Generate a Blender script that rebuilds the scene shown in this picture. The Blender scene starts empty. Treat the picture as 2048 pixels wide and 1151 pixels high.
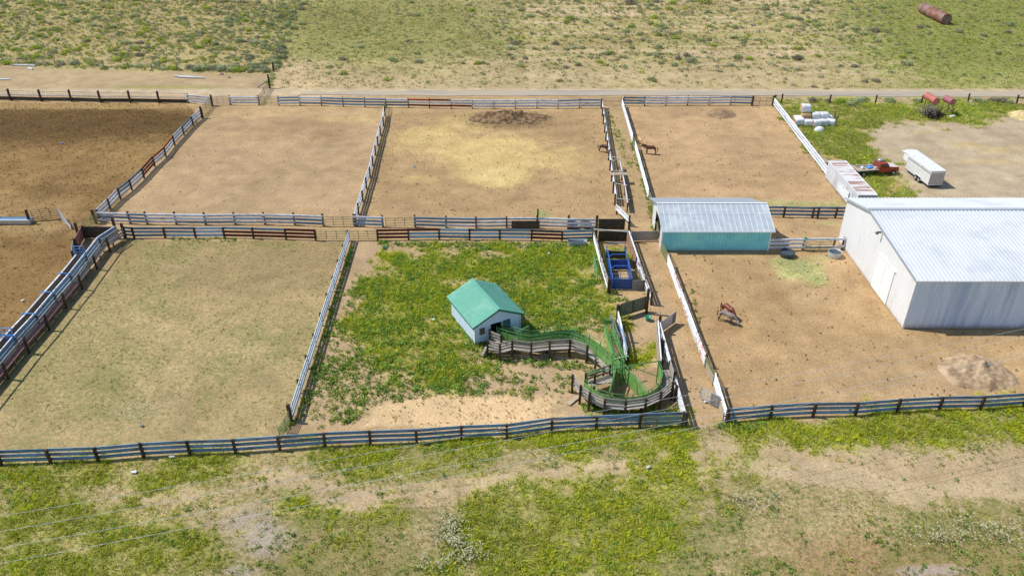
import bpy, math, random
import numpy as np
from mathutils import Vector, Matrix
random.seed(7); rng=np.random.default_rng(11)
S=bpy.context.scene
# ------------------------------------------------------------------ survey
# camera calibration of the drone view, used to turn survey points into metres on the ground
F=1590.0; PIT=math.radians(31.5); H=46.4; CC,SS=math.cos(PIT),math.sin(PIT)
def at(px,py,z=0.0):
    u=(px-1024)/F; v=(575.5-py)/F
    d=(u,CC+v*SS,-SS+v*CC); t=(z-H)/d[2]
    return Vector((d[0]*t,d[1]*t,z))
def proj(X,Y):
    f=Y*CC+H*SS; v=Y*SS-H*CC
    f=np.where(f<5,5,f)
    return 1024+F*X/f, 575.5-F*v/f
# ------------------------------------------------------------------ materials
def newmat(name):
    m=bpy.data.materials.new(name); m.use_nodes=True
    nt=m.node_tree; nt.nodes.clear()
    o=nt.nodes.new('ShaderNodeOutputMaterial'); b=nt.nodes.new('ShaderNodeBsdfPrincipled')
    nt.links.new(b.outputs[0],o.inputs[0]); return m,nt,b,o
def N(nt,t,**k):
    n=nt.nodes.new(t)
    for a,v in k.items():
        if a.startswith('_'): n.inputs[a[1:].replace('_',' ')].default_value=v
        else: setattr(n,a,v)
    return n
def mixc(nt,fac,a,b,mode='MIX'):
    n=nt.nodes.new('ShaderNodeMix'); n.data_type='RGBA'; n.blend_type=mode
    for s,v in ((0,fac),(6,a),(7,b)):
        if isinstance(v,(int,float)): n.inputs[s].default_value=v
        elif isinstance(v,tuple): n.inputs[s].default_value=v+(1,) if len(v)==3 else v
        else: nt.links.new(v,n.inputs[s])
    return n.outputs[2]
def ramp(nt,x,a,b):
    n=nt.nodes.new('ShaderNodeMapRange'); n.inputs[1].default_value=a; n.inputs[2].default_value=b
    nt.links.new(x,n.inputs[0]); return n.outputs[0]
def noise(nt,vec,scale,detail=3,rough=.6):
    n=nt.nodes.new('ShaderNodeTexNoise'); n.inputs['Scale'].default_value=scale
    n.inputs['Detail'].default_value=detail; n.inputs['Roughness'].default_value=rough
    nt.links.new(vec,n.inputs['Vector']); return n.outputs[0]
def grey(nt,x,lo,hi):
    n=nt.nodes.new('ShaderNodeMapRange'); n.inputs[1].default_value=.3;n.inputs[2].default_value=.7
    n.inputs[3].default_value=lo;n.inputs[4].default_value=hi; nt.links.new(x,n.inputs[0]); return n.outputs[0]
def M(name,col,rough=.7,metal=0.0,var=.18,scale=2.5,col2=None,scale2=1.2,amt=.5,stretch=(1,1,1),bump=0.0,objvar=.1,spec=.4,zd=None):
    m,nt,b,o=newmat(name)
    tc=N(nt,'ShaderNodeTexCoord'); oi=N(nt,'ShaderNodeObjectInfo')
    ad=N(nt,'ShaderNodeVectorMath',operation='ADD')
    ml=N(nt,'ShaderNodeVectorMath',operation='MULTIPLY'); ml.inputs[1].default_value=stretch
    sc=N(nt,'ShaderNodeMath',operation='MULTIPLY'); sc.inputs[1].default_value=53.0
    nt.links.new(oi.outputs['Random'],sc.inputs[0]); nt.links.new(tc.outputs['Object'],ad.inputs[0]); nt.links.new(sc.outputs[0],ad.inputs[1])
    nt.links.new(ad.outputs[0],ml.inputs[0]); v=ml.outputs[0]
    c=mixc(nt,1.0,tuple(col),grey(nt,noise(nt,v,scale,4),1-var,1+var),'MULTIPLY')
    if col2:
        c=mixc(nt,ramp(nt,noise(nt,v,scale2,5,.65),.62-amt*.25,.72-amt*.2),c,tuple(col2))
    g=N(nt,'ShaderNodeMapRange'); g.inputs[3].default_value=1-objvar; g.inputs[4].default_value=1+objvar
    nt.links.new(oi.outputs['Random'],g.inputs[0])
    c=mixc(nt,1.0,c,g.outputs[0],'MULTIPLY')
    if zd:
        sx=N(nt,'ShaderNodeSeparateXYZ'); nt.links.new(tc.outputs['Object'],sx.inputs[0]); za=N(nt,'ShaderNodeMath',operation='SUBTRACT'); nt.links.new(sx.outputs[2],za.inputs[0]); nz=N(nt,'ShaderNodeMath',operation='MULTIPLY'); nz.inputs[1].default_value=zd[0]*1.6; nt.links.new(noise(nt,v,1.6,5,.7),nz.inputs[0]); nt.links.new(nz.outputs[0],za.inputs[1])
        g_=N(nt,'ShaderNodeMapRange'); g_.inputs[1].default_value=zd[0]*.35; g_.inputs[2].default_value=-zd[0]*.6; g_.inputs[4].default_value=zd[1]; nt.links.new(za.outputs[0],g_.inputs[0])
        c=mixc(nt,g_.outputs[0],c,(.36,.27,.18))
    nt.links.new(c,b.inputs['Base Color'])
    b.inputs['Roughness'].default_value=rough; b.inputs['Metallic'].default_value=metal
    b.inputs['Specular IOR Level'].default_value=spec
    if bump:
        bp=N(nt,'ShaderNodeBump'); bp.inputs['Strength'].default_value=bump; bp.inputs['Distance'].default_value=.03
        nt.links.new(noise(nt,v,scale*5,4),bp.inputs['Height']); nt.links.new(bp.outputs[0],b.inputs['Normal'])
    return m
MT={}
MT['galv']=M('galvanised_rail',(.25,.38,.50),.5,.15,.2,1.5,(.20,.19,.17),1.0,.4,(.6,3,3),objvar=.22)
MT['rusty']=M('white_rail_with_rust',(.68,.70,.72),.55,0,.12,2,(.50,.14,.08),1.1,.75,(.9,2,2))
MT['darkgreen']=M('dark_green_gate_paint',(.04,.075,.035),.5,.1,.2,2)
MT['palesheet']=M('pale_brown_sheet',(.56,.47,.41),.7,0,.12,2)
MT['dirty']=M('scuffed_white_rail',(.56,.58,.58),.6,0,.2,2,(.14,.11,.09),1.6,.85,(1.2,2,2))
MT['white']=M('white_rail_paint',(.72,.77,.82),.5,0,.08,1.5,(.40,.35,.30),1.3,.40,(.9,3,3),objvar=.16,zd=(.4,.6))
MT['red']=M('maroon_rail_paint',(.20,.04,.03),.6,0,.25,2,(.11,.05,.04),1.5,.3,(.5,3,3))
MT['orange']=M('orange_red_rail_paint',(.50,.12,.05),.6,0,.25,2,(.25,.07,.05),1.5,.3,(.5,3,3))
MT['ltblue']=M('pale_blue_rail_paint',(.42,.60,.74),.5,0,.12,1.5,(.25,.38,.46),1.6,.3,(.5,3,3))
MT['dark']=M('dark_steel_rail',(.10,.12,.14),.5,.2,.2,1.5)
MT['post']=M('creosoted_wood',(.085,.055,.038),.9,0,.35,4,(.16,.13,.10),2,.15,(3,3,.6),.4,.25,spec=.15)
MT['greypost']=M('weathered_post_wood',(.20,.17,.14),.9,0,.3,4,None,1,.5,(3,3,.6),.4,.25,spec=.15)
MT['plank']=M('weathered_grey_plank',(.40,.36,.31),.9,0,.3,3,(.20,.17,.15),1.5,.25,(.6,4,4),.3,.15,spec=.15)
MT['darkplank']=M('dark_old_plank',(.075,.065,.05),.9,0,.35,3,(.14,.13,.08),1.5,.3,(.5,4,6),.4,.2,spec=.15)
MT['brownplank']=M('rusty_brown_panel',(.34,.20,.12),.85,0,.25,2,(.22,.11,.07),1.2,.3,(.5,2,4),.2)
MT['redplank']=M('faded_pink_deck',(.42,.20,.16),.85,0,.2,2,(.30,.15,.12),1.2,.3,(.5,2,2),.2)
MT['tanply']=M('tan_plywood',(.42,.34,.24),.85,0,.18,2,(.30,.24,.17),1.2,.2,(1,1,1),.1)
MT['greyply']=M('grey_panel',(.25,.24,.23),.8,0,.18,2,(.16,.15,.14),1.2,.3)
MT['green']=M('green_chute_paint',(.17,.38,.09),.55,.0,.2,1.5,(.29,.38,.16),1.3,.5,objvar=.1)
MT['greenpipe']=M('green_pipe_paint',(.10,.29,.09),.5,.0,.15,2)
MT['gate']=M('olive_tube_gate',(.22,.25,.11),.5,.2,.25,2,(.35,.33,.12),2,.4)
MT['rustpipe']=M('rusty_tube',(.22,.15,.11),.6,.2,.3,2)
MT['greypipe']=M('grey_tube',(.42,.44,.46),.45,.4,.2,2)
MT['whitepipe']=M('white_tube',(.72,.74,.74),.5,0,.1,2)
MT['wire']=M('fence_wire',(.18,.17,.16),.6,.4,.2,2)
MT['blue']=M('blue_stall_paint',(.025,.09,.36),.45,.1,.2,1.5,(.04,.12,.30),1,.4)
MT['bluepipe']=M('blue_pipe_paint',(.06,.18,.55),.4,.1,.15,2)
MT['ladder']=M('bright_blue_paint',(.10,.35,.75),.4,0,.1,2)
MT['cable']=M('aluminium_cable',(.75,.78,.78),.4,.2,.05,2)
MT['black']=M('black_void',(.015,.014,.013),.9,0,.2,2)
MT['tyre']=M('tyre_rubber',(.03,.03,.032),.85,0,.2,3)
MT['rim']=M('pale_steel_rim',(.45,.43,.38),.5,.3,.1,3)
# ------------------------------------------------------------------ mesh builder
class MB:
    def __init__(s): s.v=[]; s.f=[]
    def add(s,vs,fs):
        n=len(s.v); s.v+= [Vector(a) for a in vs]; s.f+=[tuple(i+n for i in f) for f in fs]
    def box(s,c,size,rz=0.0,m=None):
        x,y,z=[a/2 for a in size]; R=Matrix.Rotation(rz,3,'Z') if m is None else m
        vs=[Vector(c)+R@Vector((i*x,j*y,k*z)) for k in(-1,1) for j in(-1,1) for i in(-1,1)]
        s.add(vs,[(0,2,3,1),(4,5,7,6),(0,1,5,4),(2,6,7,3),(0,4,6,2),(1,3,7,5)]); return s
    def beam(s,a,b,w,h,up=(0,0,1)):
        a=Vector(a);b=Vector(b);d=(b-a); L=d.length; d.normalize(); u=Vector(up)
        if abs(d.dot(u))>.98: u=Vector((0,1,0))
        sd=d.cross(u).normalized(); u2=sd.cross(d).normalized()
        vs=[]
        for p in(a,b):
            for k in((-1,-1),(1,-1),(1,1),(-1,1)): vs.append(p+sd*k[0]*w/2+u2*k[1]*h/2)
        s.add(vs,[(3,2,1,0),(4,5,6,7),(0,1,5,4),(1,2,6,5),(2,3,7,6),(3,0,4,7)]); return s
    def tube(s,pts,r,n=6,cap=True,r2=None):
        pts=[Vector(p) for p in pts]; rings=[]
        for i,p in enumerate(pts):
            d=(pts[min(i+1,len(pts)-1)]-pts[max(i-1,0)]).normalized()
            u=Vector((0,0,1)) if abs(d.z)<.9 else Vector((0,1,0))
            a=d.cross(u).normalized(); b=a.cross(d).normalized()
            rr=r if r2 is None else r+(r2-r)*i/(len(pts)-1)
            rings.append([p+a*math.cos(2*math.pi*k/n)*rr+b*math.sin(2*math.pi*k/n)*rr for k in range(n)])
        vs=[v for R in rings for v in R]; fs=[]
        for i in range(len(pts)-1):
            for k in range(n): fs.append((i*n+k,i*n+(k+1)%n,(i+1)*n+(k+1)%n,(i+1)*n+k))
        if cap: fs+= [tuple(reversed(range(n))),tuple(range((len(pts)-1)*n,len(pts)*n))]
        s.add(vs,fs); return s
    def quad(s,a,b,c,d): s.add([a,b,c,d],[(0,1,2,3)]); return s
    def prism(s,prof,a,b):   # closed 3D profile swept from offset a to b
        a=Vector(a);b=Vector(b);n=len(prof)
        vs=[Vector(p)+a for p in prof]+[Vector(p)+b for p in prof]
        fs=[(k,(k+1)%n,n+(k+1)%n,n+k) for k in range(n)]+[tuple(reversed(range(n))),tuple(range(n,2*n))]
        s.add(vs,fs); return s
    def lathe(s,c,prof,n=20,sx=1,sy=1,rz=0):
        c=Vector(c);vs=[];R=Matrix.Rotation(rz,3,'Z')
        for r,z in prof:
            for k in range(n):
                t=2*math.pi*k/n; vs.append(c+R@Vector((math.cos(t)*r*sx,math.sin(t)*r*sy,z)))
        fs=[(i*n+k,i*n+(k+1)%n,(i+1)*n+(k+1)%n,(i+1)*n+k) for i in range(len(prof)-1) for k in range(n)]
        s.add(vs,fs); return s
    def build(s,name,mat,parent=None,smooth=False):
        off=Vector((0,0,0)); p=parent
        while p is not None: off+=p.location; p=p.parent
        me=bpy.data.meshes.new(name); me.from_pydata([tuple(v-off) for v in s.v],[],s.f)
        me.materials.append(MT[mat] if isinstance(mat,str) else mat)
        if smooth: me.shade_smooth()
        o=bpy.data.objects.new(name,me); S.collection.objects.link(o)
        if parent is not None: o.parent=parent
        return o
def tag(o,label=None,cat=None,group=None,kind=None):
    if label:o['label']=label
    if cat:o['category']=cat
    if group:o['group']=group
    if kind:o['kind']=kind
    return o
def thing(name,label,cat,loc=(0,0,0),group=None):
    o=bpy.data.objects.new(name,None); o.empty_display_size=.3; S.collection.objects.link(o); o.location=loc
    return tag(o,label,cat,group)
def copy_tree(o,parent=None):
    c=o.copy(); S.collection.objects.link(c)
    if parent is not None: c.parent=parent
    for ch in [x for x in bpy.data.objects if x.parent==o]: copy_tree(ch,c)
    return c
def single(mb,name,mat,label,cat,loc,group=None,kind=None,smooth=False):
    """one-mesh thing: origin moved to loc"""
    loc=Vector(loc); mb.v=[v-loc for v in mb.v]; o=mb.build(name,mat,None,smooth); o.location=loc
    return tag(o,label,cat,group,kind)
# ------------------------------------------------------------------ numpy noise
def vnoise(x,y,seed=0):
    xi=np.floor(x).astype(np.int64); yi=np.floor(y).astype(np.int64); fx=x-xi; fy=y-yi
    fx=fx*fx*(3-2*fx); fy=fy*fy*(3-2*fy)
    def h(a,b):
        n=(a*374761393+b*668265263+seed*1442695041)&0xffffffff
        n=((n^(n>>13))*1274126177)&0xffffffff
        return ((n^(n>>16))&0xffff)/65535.0
    return (h(xi,yi)*(1-fx)+h(xi+1,yi)*fx)*(1-fy)+(h(xi,yi+1)*(1-fx)+h(xi+1,yi+1)*fx)*fy
def fbm(x,y,scale,seed=0,oct=4):
    r=0;a=.5;t=0
    for k in range(oct):
        r=r+a*vnoise(x*scale,y*scale,seed+k*17); t+=a; a*=.55; scale*=2.03
    return r/t
def sstep(a,b,x):
    t=np.clip((x-a)/(b-a),0,1); return t*t*(3-2*t)
def polysd(px,py,poly):
    """signed distance, positive inside"""
    d=np.full(px.shape,1e9); ins=np.zeros(px.shape,bool); n=len(poly)
    for i in range(n):
        ax,ay=poly[i]; bx,by=poly[(i+1)%n]; ex,ey=bx-ax,by-ay
        t=np.clip(((px-ax)*ex+(py-ay)*ey)/(ex*ex+ey*ey+1e-9),0,1)
        d=np.minimum(d,np.hypot(px-ax-t*ex,py-ay-t*ey))
        if ay!=by:
            c=((ay>py)!=(by>py))&(px<(bx-ax)*(py-ay)/(by-ay)+ax); ins^=c
    return np.where(ins,d,-d)
def linesd(px,py,pts):
    d=np.full(px.shape,1e9)
    for i in range(len(pts)-1):
        ax,ay=pts[i]; bx,by=pts[i+1]; ex,ey=bx-ax,by-ay
        t=np.clip(((px-ax)*ex+(py-ay)*ey)/(ex*ex+ey*ey+1e-9),0,1)
        d=np.minimum(d,np.hypot(px-ax-t*ex,py-ay-t*ey))
    return d
# ------------------------------------------------------------------ ground cover map (survey plan of the place)
MIDPEN=[(706,484),(1190,484),(1222,590),(1318,640),(1368,850),(590,858)]
LLPEN=[(250,478),(690,482),(580,850),(560,898),(0,925),(0,752)]
DARKPEN=[(-200,205),(372,208),(402,236),(196,444),(160,470),(150,530),(-120,850),(-500,700)]
HPEN=[(1300,505),(1690,495),(1810,658),(2400,658),(2400,800),(1450,842)]
LUSH=[([(775,505),(860,498),(1000,500),(1185,505),(1205,580),(1218,640),(1150,672),(1060,650),(1030,600),(960,556),(905,596),(870,640),(800,668),(745,690),(690,672),(700,600),(738,555)],1.0),
 ([(-200,938),(0,930),(560,902),(1370,856),(1410,880),(1380,905),(1100,900),(860,902),(640,925),(480,935),(0,955),(-200,960)],1.0),
 ([(1450,852),(1520,845),(2048,815),(2300,805),(2300,880),(2048,878),(1900,885),(1720,880),(1600,878),(1480,868)],.95),
 ([(1550,203),(2300,203),(2300,212),(2040,216),(1960,236),(1880,240),(1770,238),(1728,262),(1745,300),(1785,345),(1820,385),(1760,388),(1700,318),(1655,320),(1600,268)],1.0),
 ([(1250,705),(1310,700),(1315,735),(1250,742)],1.0),
 ([(1195,486),(1250,484),(1262,520),(1205,525)],.9),
 ([(1170,830),(1360,800),(1368,850),(1180,852)],.8),
 ([(930,1010),(1060,968),(1230,952),(1380,905),(1450,930),(1420,1000),(1330,1080),(1250,1180),(880,1180),(900,1080)],.88),
 ([(-100,1010),(60,990),(330,1010),(420,1040),(400,1100),(300,1170),(-100,1170)],.78),
 ([(60,960),(220,935),(520,925),(560,935),(470,965),(400,1000),(220,985),(90,985)],.85),([(640,935),(860,905),(1000,915),(900,960),(760,985),(640,975)],.65),([(430,1000),(620,980),(640,1010),(480,1030)],.6),([(640,1020),(760,1010),(800,1040),(700,1075),(620,1090)],.6),
 ([(1345,905),(1470,880),(1560,905),(1500,945),(1400,960)],.6),
 ([(740,640),(900,610),(960,700),(1000,760),(980,800),(900,800),(760,760)],.62),
 ([(1220,640),(1250,640),(1252,700),(1225,705)],.8)]
WEEDL=[([(706,487),(600,826)],5,.95),([(760,488),(1180,492)],7,.95),([(1266,288),(1300,405),(1310,455)],6,1),
 ([(1215,225),(1258,330)],8,.45),([(1180,480),(1220,600)],7,.8),([(1215,600),(1255,600)],5,.9),
 ([(985,722),(1170,730),(1210,770)],9,.95),([(915,640),(950,692)],8,1.0),([(1170,815),(1350,832)],9,.9),
 ([(1450,850),(1520,860)],10,.9),([(1255,480),(1290,590)],4,.5),([(350,478),(520,482)],4,.6),([(560,862),(590,840)],5,.8),
 ([(1250,205),(1500,206)],3,.5),([(700,206),(1200,208)],2.5,.5),([(1395,640),(1378,560)],5,.35)]
def fields(X,Y):
    px,py=proj(X,Y); s=np.maximum((py+400)*.01837,1.0)
    n1=fbm(X,Y,.35,1)-.5; n2=fbm(X,Y,.09,2)-.5; n3=fbm(X,Y,1.3,3,3)-.5; n4=fbm(X,Y,.6,9)-.5
    def P(poly,edge=.4,wob=1.2): return sstep(-edge,edge,(polysd(px,py,poly))/s+n1*wob*2+n3*wob*.8)
    def E(cx,cy,rx,ry,soft=.5,wob=.5):
        r=np.hypot((px-cx)/rx,(py-cy)/ry)+n1*wob*2+n3*wob*.9; return sstep(1+soft*.4,1-soft,r)
    col=np.empty(X.shape+(3,)); col[...]=(.47,.335,.19)
    def lay(m,c,k=1.0):
        m=np.clip(m*k,0,1)[...,None]; col[...]=col*(1-m)+np.array(c)*m
    veg=np.zeros(X.shape); clod=np.full(X.shape,.12); dry=np.zeros(X.shape); lush=np.zeros(X.shape); weed=np.zeros(X.shape); must=np.zeros(X.shape)
    hill=py<196
    # --- sage slope
    h=sstep(186,176,py)
    lay(h,(.43,.375,.18)); lay(h*sstep(-.1,.25,n2+n1*.5),(.38,.30,.14),.7)
    stripes=vnoise(X*.04+n2*2,Y*.5+n1*1.0,31)
    lay(h*sstep(.42,.72,stripes)*sstep(750,1100,px)*sstep(2048,1750,px),(.58,.46,.30),.9)
    lay(h*E(750,70,240,90),(.40,.38,.14),.6); lay(h*E(1950,60,260,140),(.36,.40,.10),.8); lay(h*E(1850,20,200,60),(.38,.38,.12),.5)
    lay(h*sstep(560,500,px)*sstep(150,120,py),(.42,.33,.17),.6); lay(h*sstep(85,150,py+n2*80)*(px>560)*sstep(1900,1500,px),(.50,.40,.24),.75)
    veg+=h*((.36-.22*(px<560)-.2*sstep(85,150,py))+.16*sstep(-.1,.2,n2)+.25*E(760,60,260,100)+.45*E(1960,60,260,140)-.2*(px>1050)*(px<1650)+.0)
    lay(P([(556,132),(520,196),(760,186),(900,160),(700,130),(580,120)],.8,1.5),(.53,.41,.25),.8)
    # dirt strip and track
    strip=P([(-200,122),(0,132),(200,140),(545,148),(555,190),(-200,196)],.4,.6)
    lay(strip,(.46,.35,.215)); veg=veg*(1-strip)+strip*.12; clod+=strip*.2
    lay(E(330,178,130,9,.6,.4)*strip,(.36,.36,.11),.7)
    track=sstep(9,4,np.abs(py-184-n1*2)); lay(track,(.56,.455,.32)); veg*=(1-track*.85)
    # --- far right: lot and verge
    verge=(py>193)&(py<212)&(px>1550); lay(verge*1.0,(.47,.39,.26),.7)
    lot=P([(1728,262),(1780,240),(1880,242),(1960,238),(2048,222),(2500,215),(2500,398),(1830,398),(1785,345),(1745,300)],.3,.6)
    lay(lot,(.50,.41,.295)); lay(lot*sstep(.5,.75,vnoise(X*.12,Y*.9+n2*6,5)),(.45,.36,.25),.5)
    for c in ((2000,300,45,10),(1935,290,30,6),(1985,322,90,6),(1850,205+60,30,4)): lay(E(*c,.8,.8)*lot,(.58,.44,.20),.5)
    # --- pens
    dp=P(DARKPEN,.25,.15)
    lay(dp,(.31,.20,.085)); lay(dp*sstep(-.12,.18,n1+n2*.8),(.21,.130,.052),.7)
    band=np.clip(E(60,250,390,42,.6,.35)+E(250,240,170,26,.5,.3),0,1); lay(dp*band,(.13,.080,.032),.85)
    lay(dp*E(30,410,150,30,.8,.4),(.40,.27,.13),.7); lay(dp*E(60,455,160,22,.8,.4),(.40,.28,.14),.8)
    lay(dp*E(160,500,120,38,.7,.4),(.20,.125,.055),.6); lay(dp*E(40,560,120,50,.8,.4),(.22,.14,.06),.5)
    lay(dp*sstep(8,3,np.abs(py-212))*(px<380),(.46,.32,.15),.7)
    clod+=dp*.5+dp*band*.6
    p2=P([(405,236),(765,232),(712,440),(205,440)],.2,.1); lay(p2,(.455,.325,.195)); lay(p2*E(600,255,150,40,.8,.5),(.34,.23,.13),.6); lay(p2*E(690,235,70,14,.8,.6),(.60,.46,.21),.6)
    lay(p2*E(430,330,120,60,.9,.5),(.42,.30,.18),.4)
    p3=P([(775,225),(1203,220),(1233,430),(722,440)],.2,.1); lay(p3,(.43,.30,.165)); lay(p3*E(1130,290,60,80,.9,.5),(.37,.25,.14),.5)
    straw=np.clip(E(860,285,95,32,.8,.7)*.8+E(930,250,95,22,.8,.7)*.6+E(985,320,110,45,.7,.5)+E(995,350,65,25,.6,.4)+E(1120,320,70,35,.9,.7)*.6+E(830,360,40,15,.9,.8)*.4+E(1010,285,110,22,.9,.6)*.6,0,1)
    lay(p3*straw,(.62,.46,.20),.85); lay(p3*E(995,352,60,20,.6,.5),(.68,.54,.25),.6)
    lay(p3*E(1015,240,85,18,.6,.4),(.20,.135,.07),.8); clod+=p3*.25+p3*E(1015,240,95,22,.5,.4)
    p4=P([(1255,215),(1545,215),(1690,405),(1690,495),(1560,500),(1305,400)],.2,.1); lay(p4,(.50,.345,.20)); lay(p4*E(1443,228,28,10,.5,.3),(.28,.19,.11)); clod+=p4*.15
    lay(p4*E(1500,350,90,40,.9,.5),(.42,.28,.16),.5)
    al=P([(1215,215),(1245,215),(1303,400),(1325,510),(1440,850),(1372,850),(1300,590),(1262,470),(1240,430)],.2,.1)
    lay(al,(.47,.335,.20)); clod+=al*.2; veg+=al*sstep(470,400,py)*.35
    hp=P(HPEN,.2,.1); lay(hp,(.46,.315,.17)); lay(hp*sstep(0,.3,n2+n1*.4),(.52,.37,.22),.6); clod+=hp*.25
    for c in ((1700,560,40,25),(1560,590,30,16),(1450,650,60,30),(1745,590,30,50)): lay(hp*E(*c,.9,.6),(.34,.22,.115),.6)
    ry=hp*E(1840,760,260,60,.9,.5); lay(ry,(.54,.40,.25),.4)
    hay=np.clip(E(1610,540,58,26,.6,.7)+E(1580,524,42,10,.6,.7)*.8+E(1635,560,28,16,.6,.7)*.7,0,1)*hp
    lay(hay,(.52,.52,.24),.85)
    for c in ((1595,408,50,7),(1655,410,40,9),(1545,402,20,4),(1083,428,16,10),(1652,445,28,5)): lay(E(*c,.6,.7),(.44,.43,.19),.7)
    ll=P(LLPEN,.2,.1); lay(ll,(.45,.345,.19)); lay(ll*sstep(700,480,py+n2*60),(.35,.25,.14),.75); lay(ll*sstep(-.05,.2,n2),(.46,.355,.21),.45)
    veg+=ll*(.36+.25*sstep(-.15,.15,n2+n1*.5)+.15*E(120,720,200,120)); clod+=ll*.05
    lay(ll*E(270,820,70,26,.8,.5),(.50,.40,.27),.7)
    mp=P(MIDPEN,.2,.1); lay(mp,(.47,.345,.215)); lay(mp*E(745,510,50,22,.8,.5),(.50,.36,.24),.7)
    saw=mp*np.clip(P([(745,800),(900,790),(1100,800),(1150,840),(1000,856),(720,860)],.4,1.2),0,1); lay(saw,(.68,.49,.29),.95); clod+=saw*.1
    lay(mp*E(960,740,50,30,.8,.5),(.45,.34,.22),.6)
    mud=E(1190,770,45,30,.6,.3)*mp; lay(mud,(.42,.30,.19),.5)
    # --- outer meadow at the bottom
    out=sstep(0,6,py-np.interp(px,[-300,0,1370,1449,2300],[940,926,852,846,795]))
    lay(out,(.47,.365,.22)); lay(out*sstep(-.05,.2,n1+n2),(.40,.31,.15),.6)
    red=out*np.clip(E(1800,1130,330,70,.9,.4)+E(700,1130,160,60,.9,.4)*.6+E(1180,1000,80,20,.9,.4)*.5+E(170,925,60,14,.8,.5),0,1)
    lay(red,(.37,.21,.12),.7)
    trk=np.zeros(X.shape)
    for base in ([(700,985),(900,962),(1100,944),(1300,918),(1440,896),(1700,912),(2048,925),(2400,930)],[(500,1010),(800,990),(1100,975),(1350,945),(1500,925),(1750,950),(2048,965),(2400,975)],[(1450,900),(1600,940),(1800,962),(2048,975),(2400,985)]):
        for off in (0,17): trk=np.maximum(trk,sstep(7,2,linesd(px,py,[(a,b+off) for a,b in base])+n1*6+n3*4))
    bare=out*np.clip(trk*.75+P([(1040,945),(1300,905),(1420,860),(1470,880),(2048,890),(2400,880),(2400,1000),(2048,985),(1800,1000),(1600,960),(1480,930),(1300,935),(1150,960),(900,985)],.8,1.6)+E(600,958,90,20,.7,.9)*.8+E(330,985,90,22,.8,.9)*.6+E(180,962,80,8,.8,.9)*.6+E(700,1010,120,18,.8,.9)*.4,0,1)
    lay(bare,(.52,.41,.27),.85); lay(bare*sstep(.5,.8,vnoise(X*.08+3,Y*1.3+n2*8,8)),(.46,.34,.21),.6)
    gr=out*np.clip(E(510,1075,75,55,.6,.5)+E(1850,1140,120,14,.6,.5)+E(470,1140,60,20,.6,.5),0,1); lay(gr,(.37,.33,.29),.8)
    veg+=out*(.45+.3*sstep(-.15,.2,n1+n2))*(1-bare*.85)*(1-gr*.9)
    dry=out*np.clip(.45+red*.5,0,1)*(1-bare*.8)*(1-gr)
    # --- plants
    for poly,k in LUSH: lush=np.maximum(lush,P(poly,1.3,2.0)*k)
    lush*=(1-E(975,770,60,34,.5,.3))*(1-saw)*(1-E(1210,770,70,32,.2,.05)*.6)
    lush*=.45+.55*sstep(-.18,.08,n1+n4*.8+.12*lush)
    for pts,w,k in WEEDL:
        d=linesd(px,py,pts)+n1*w*1.2+n3*w; weed=np.maximum(weed,sstep(w,w*.4,d)*k)
    wp=mp*P([(640,640),(720,560),(830,500),(1000,490),(1190,500),(1215,650),(1100,690),(960,640),(1010,740),(1000,790),(860,795),(720,830),(640,850),(600,840)],.6,1.6)
    weed=np.maximum(weed,wp*(.38+.55*sstep(-.10,.10,n4+n1*.4)))
    weed=np.maximum(weed,out*(1-gr*.6)*(1-bare*.7)*.6*sstep(-.04,.14,n4+n2*.5)); weed=np.maximum(weed,gr*.75*sstep(-.08,.08,n4)); weed=np.maximum(weed,E(600,1075,110,70,.8,.5)*out*(.25+.6*sstep(0,.1,n4)))
    weed=np.maximum(weed,P([(700,690),(960,690),(990,800),(860,800),(640,850)],.5,1)*.5); weed=np.maximum(weed,P([(1040,600),(1200,590),(1225,680),(1180,660),(1060,668)],.5,1.2)*.75); weed=np.maximum(weed,P([(975,745),(1160,738),(1150,800),(1090,800),(1000,800)],.5,1.2)*(.18+.4*sstep(0,.12,n4))); weed=np.maximum(weed,E(1055,780,16,10,.4,.3)*mp); weed=np.maximum(weed,E(965,768,10,6,.3,.2)*mp)
    weed*=(1-saw*.9)
    must=lush*out*sstep(0,.15,n4)*.8+.6*lush*mp*E(935,665,30,30)
    inner=P([(1195,740),(1325,735),(1320,790),(1250,800),(1190,785)],.2,.1); lush*=1-inner*.9; weed*=1-inner*.7; lay(inner,(.36,.25,.15))
    onroad=(np.abs(py-187)<7)
    veg=np.clip(np.maximum(veg,lush*.9),0,1)
    lay(lush,(.38,.42,.05),.8)
    straws=np.clip(p3*straw+saw*.6+hay*.5,0,1)
    # lime litter specks, horse-pen droppings
    col=col*(1+.34*(fbm(X,Y,.14,55)-.5)+.22*(fbm(X,Y,.5,56)-.5))[...,None]*np.array([.955,.93,.85]); return dict(px=px,py=py,col=np.clip(col,0,1),veg=veg*~onroad,clod=np.clip(clod,0,1),dry=dry,thin=np.clip(out*(1-bare*.82)*(1-gr*.9)*(.55+.6*sstep(-.2,.15,n1+n4*.6))*(1-red*.5),0,1),lush=np.clip(lush,0,1),weed=np.clip(weed,0,1),must=np.clip(must,0,1),straw=straws,hill=h*(1-track),s=s,n1=n1,n2=n2,strip=strip,lot=lot,out=out)
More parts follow.
